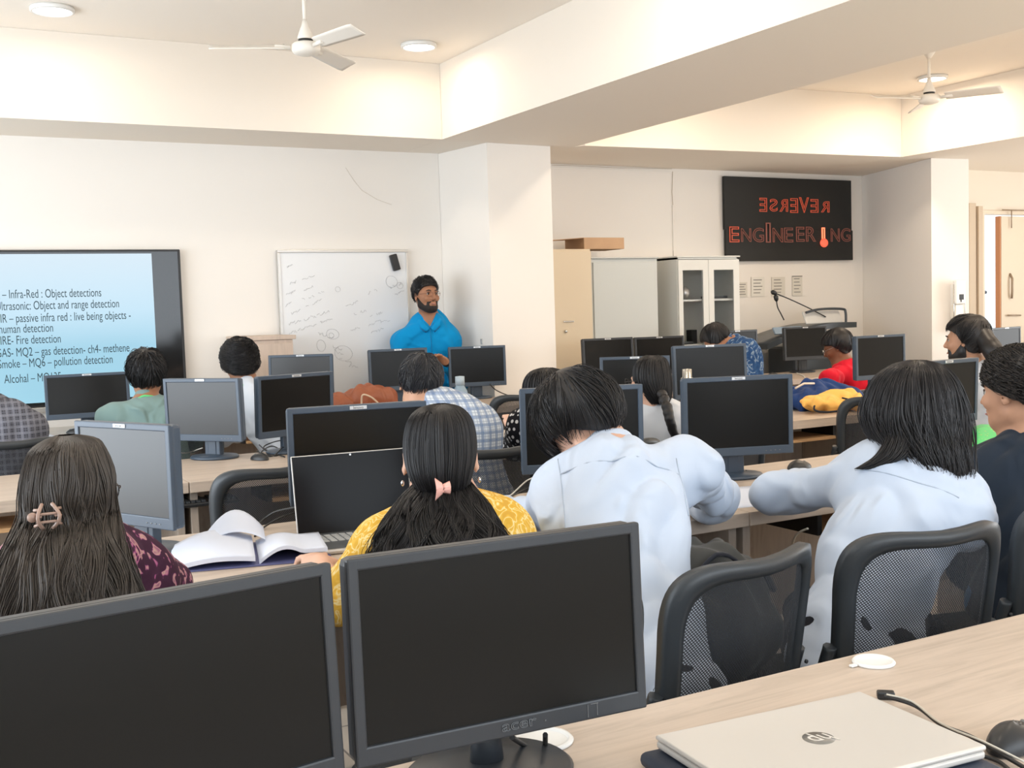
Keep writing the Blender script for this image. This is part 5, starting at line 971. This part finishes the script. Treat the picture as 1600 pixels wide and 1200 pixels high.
# student whose head only shows, in blue
def f(root, c, Q): cap_hair('hair', c, Q, 1.0, HB, root, t=.016, top=.014, h=.009, seed=49, n=500, length=.9, rad=.0026, lift=.004, bumps=.002)
person('student in a blue patterned jacket bowing the head, behind the wide monitor', dict(nb=Wv(1146, 536, 6.36), sl=Wv(1124, 556, 6.42), sr=Wv(1166, 545, 6.18), pel=(5.22, 5.98, .53), el=W(1120, 590, 6.5), wl=W(1110, 580, 6.7), er=W(1168, 590, 6.3), wr=W(1140, 585, 6.6)), (Wv(1120, 535, 6.46), 20, -40, 0), SK1, pattern('jacket_blue', 'noise', [(.4, (.02, .06, .16)), (.55, (.03, .09, .22)), (.62, (.30, .38, .46)), (.7, (.03, .08, .2))], 18), M_dk, h=.012, hf=f, seed=24)
# person at the left edge in dark plaid
def f(root, c, Q): cap_hair('hair', c, Q, 1.0, HB, root, h=.010, seed=50, n=400, rad=.0026)
person('person in a dark plaid shirt cut off by the left edge, leaning out of frame', dict(nb=Wv(-6, 640, 5.9), sl=Wv(-62, 655, 5.95), sr=Wv(44, 666, 5.84), pel=(.46, 5.76, .53), el=W(-70, 700, 6.1), wl=W(-20, 690, 6.35), er=W(52, 700, 6.1), wr=W(30, 690, 6.4)), (Wv(-38, 604, 6.0), 5, -20, -10), SK1, M_pd2, M_dk, h=.010, hf=f, seed=25)
# presenter
def f(root, c, Q):
    s = 1.10; cap_hair('hair', c, Q, s, HB, root, t=.002, top=.026, h=.005, seed=61, n=2200, length=.22, rad=.0016, lift=.012, bumps=.004, bf=90, zl=([-.13, -.06, -.02, .012, .03, .055, .08, .12], [-.07, -.055, -.02, .002, .030, .060, .066, .068]))
    beard('beard', root, c, Q, s, hmat('beard_black', (.016, .011, .009), .7), t=.0035, seed=62); glasses(root, c, Q, s, mat('glasses_brown', (.20, .10, .07), .3, .4), r=.020)
    face_feats(root, c, Q, s)
pw = W(697, 566, 7.34); r = person('presenter in a bright blue shirt with beard and glasses, standing before the whiteboard', dict(nb=Wv(670, 495, 7.68), sl=Wv(703, 529, 7.62), sr=Wv(627, 530, 7.76), pel=(3.56, 7.72, .88), el=W(718, 602, 7.60), wl=pw, er=W(612, 606, 7.72), wr=W(640, 650, 7.52)), (Wv(666, 463, 7.62), 186, 4, 0), SK1, M_bl, M_dk, h=.006, hf=f, seed=26, hs=1.10, stand=True, sleeve='long', amp=.006, loose=1.0, wide=1.0, hands=(dict(d=W(676, 549, 7.30) - pw, pn=(-.15, -.2, -1), side=-1, curl=.75, s=1.05), {}), tail=1, hem=.15, vneck=.062, collar=False)
root, N, Tq, Q, c, fw, up, hb = r; w = MB(); Tm = lambda x, y, z: Vector(N['nb'] + Tq @ np.array((x, y, z))) - root.location; D_ = draper(root, N, Tq)
for e in (-1, 1):
    a = [D_(e * .004, -.066), D_(e * .032, -.030), Tm(e * .062, .030, .022), Tm(e * .070, -.01, .040)]; b2 = [D_(e * .034, -.100, 1, .003), D_(e * .074, -.062, 1, .006), D_(e * .088, -.020, 1, .006), Tm(e * .090, -.01, .008)]
    w.grid(lambda u, v_: tuple((a[int(min(2, u * 3))].lerp(a[int(min(2, u * 3)) + 1], u * 3 - int(min(2, u * 3)))).lerp(b2[int(min(2, u * 3))].lerp(b2[int(min(2, u * 3)) + 1], u * 3 - int(min(2, u * 3))), v_) + Vector(fw) * .012 * math.sin(v_ * PI)), 13, 6, .003)
w.tube([Tm(.066 * math.cos(a), -.01 - .052 * math.sin(a), .028) for a in [k * PI / 10 for k in range(11)]], .012, 6); w.build('collar', M_bl, root)
w = MB(); w.tube([D_(.0, -.07 - .03 * k, 1, -.001) for k in range(12)], .0028, 6); w.build('button_placket', mat('shirt_blue_seam', (.0, .20, .46), .8), root)
d = (Vector(N['wl']) - Vector(N['el'])).normalized(); w = MB(); w.tube([Vector(N['wl']) - root.location - d * .012, Vector(N['wl']) - root.location + d * .012], .032, 16); w.build('watch', M_black, root)
# ------------------------------------------------------------------ bags
def softbag(name, label, cat, origin, prims, m, h=.008, amp=.006, seed=1, extra=None):
    t = thing(name, label, cat, origin); S = SDF()
    for p in prims:
        if p[0] == 'e': S.ell(p[1], p[2], rot_m(*p[3]) if len(p) > 3 else None, .03)
        else: S.cone(p[1], p[2], p[3], p[4], .02)
    S.build('body', m, t, h, disp=lambda P: folds(seed, amp * 1.6, 24)(P) + .008 * np.sin(P[:, 0] * 55 + 3 * np.sin(P[:, 1] * 30))); 
    if extra: extra(t)
    return t
o = W(1290, 622, 5.0); o.z = DZ
def ex(t):
    w = MB(); w.tube([Vector((-.26, -.02, .13)), Vector((-.20, -.03, .155)), Vector((-.12, -.03, .15))], .007, 6); w.build('zip_trim', mat('bag_trim', (.75, .62, .5), .5), t)
softbag('backpack', 'slumped blue bag with a pale trim lying on the rounded desk end', 'bag', o, [('e', o + Vector((-.14, .02, .070)), (.17, .13, .07), (0, 0, -8)), ('e', o + Vector((.02, .08, .10)), (.15, .09, .06), (0, 0, 14)), ('e', o + Vector((.18, .05, .055)), (.18, .12, .055), (10, 0, 12)), ('c', o + Vector((-.26, -.08, .03)), o + Vector((-.05, -.10, .06)), .035, .03)], cloth('bag_blue', (.012, .04, .15)), extra=ex, seed=71)
o = W(1308, 634, 4.78); o.z = DZ
def ex(t):
    w = MB(); w.tube(spline([Vector((-.24, -.07, .06)), Vector((-.27, -.10, .03)), Vector((-.20, -.12, .015)), Vector((-.05, -.14, .02))]), .006, 6); w.tube([Vector((-.06, -.10, .085)), Vector((.0, -.11, .07)), Vector((.02, -.115, .05))], .005, 6); w.build('strap', M_dk, t)
softbag('backpack', 'yellow folded bag lying in front of the blue one on the rounded desk end', 'bag', o, [('e', o + Vector((-.10, 0, .055)), (.17, .09, .035), (0, 0, 6)), ('e', o + Vector((-.02, -.05, .035)), (.22, .05, .030), (0, 0, 6)), ('e', o + Vector((.14, .02, .055)), (.15, .09, .035), (0, 0, 14)), ('e', o + Vector((.05, .05, .085)), (.12, .05, .025), (0, 0, -10)), ('c', o + Vector((.02, -.09, .05)), o + Vector((.22, -.13, .0)), .03, .025)], cloth('bag_yellow', (.85, .48, .12)), extra=ex, seed=72)
o = W(550, 630, 7.0); o.z = DZ
def ex(t): MB().tube(spline([Vector((.02, -.12, .06)), Vector((.02, -.15, .12)), Vector((.08, -.15, .10)), Vector((.14, -.13, .05))]), .006, 6).build('strap', mat('strap_pale', (.7, .55, .4), .5), t)
softbag('handbag', 'reddish-brown leather handbag on the back row below the whiteboard', 'bag', o, [('e', o + Vector((-.14, 0, .065)), (.18, .10, .065)), ('e', o + Vector((.14, .02, .085)), (.19, .11, .085)), ('c', o + Vector((-.25, 0, .03)), o + Vector((.28, 0, .04)), .05, .05)], mat('leather_brown', (.30, .085, .035), .45, bump=.2, bscale=60), extra=ex, seed=73)
o = W(1160, 905, 1.98); o.z = .492
def ex(t):
    w = MB(); w.tube(spline([Vector((-.14, -.10, .22)), Vector((-.06, -.12, .30)), Vector((.06, -.12, .30)), Vector((.14, -.09, .22))]), .008, 6); w.tube(spline([Vector((-.16, -.06, .18)), Vector((-.02, -.07, .325)), Vector((.12, -.05, .24))]), .006, 6); w.build('strap', M_dk, t)
o = Vector((1.70, 2.15, .492)); softbag('backpack', 'dark grey backpack standing on the seat of the empty mesh chair', 'bag', o, [('e', o + Vector((0, .0, .17)), (.165, .10, .165)), ('e', o + Vector((.03, -.03, .12)), (.15, .10, .12)), ('e', o + Vector((.02, .02, .24)), (.13, .09, .09))], cloth('backpack_grey', (.055, .055, .052)), extra=ex, seed=74)
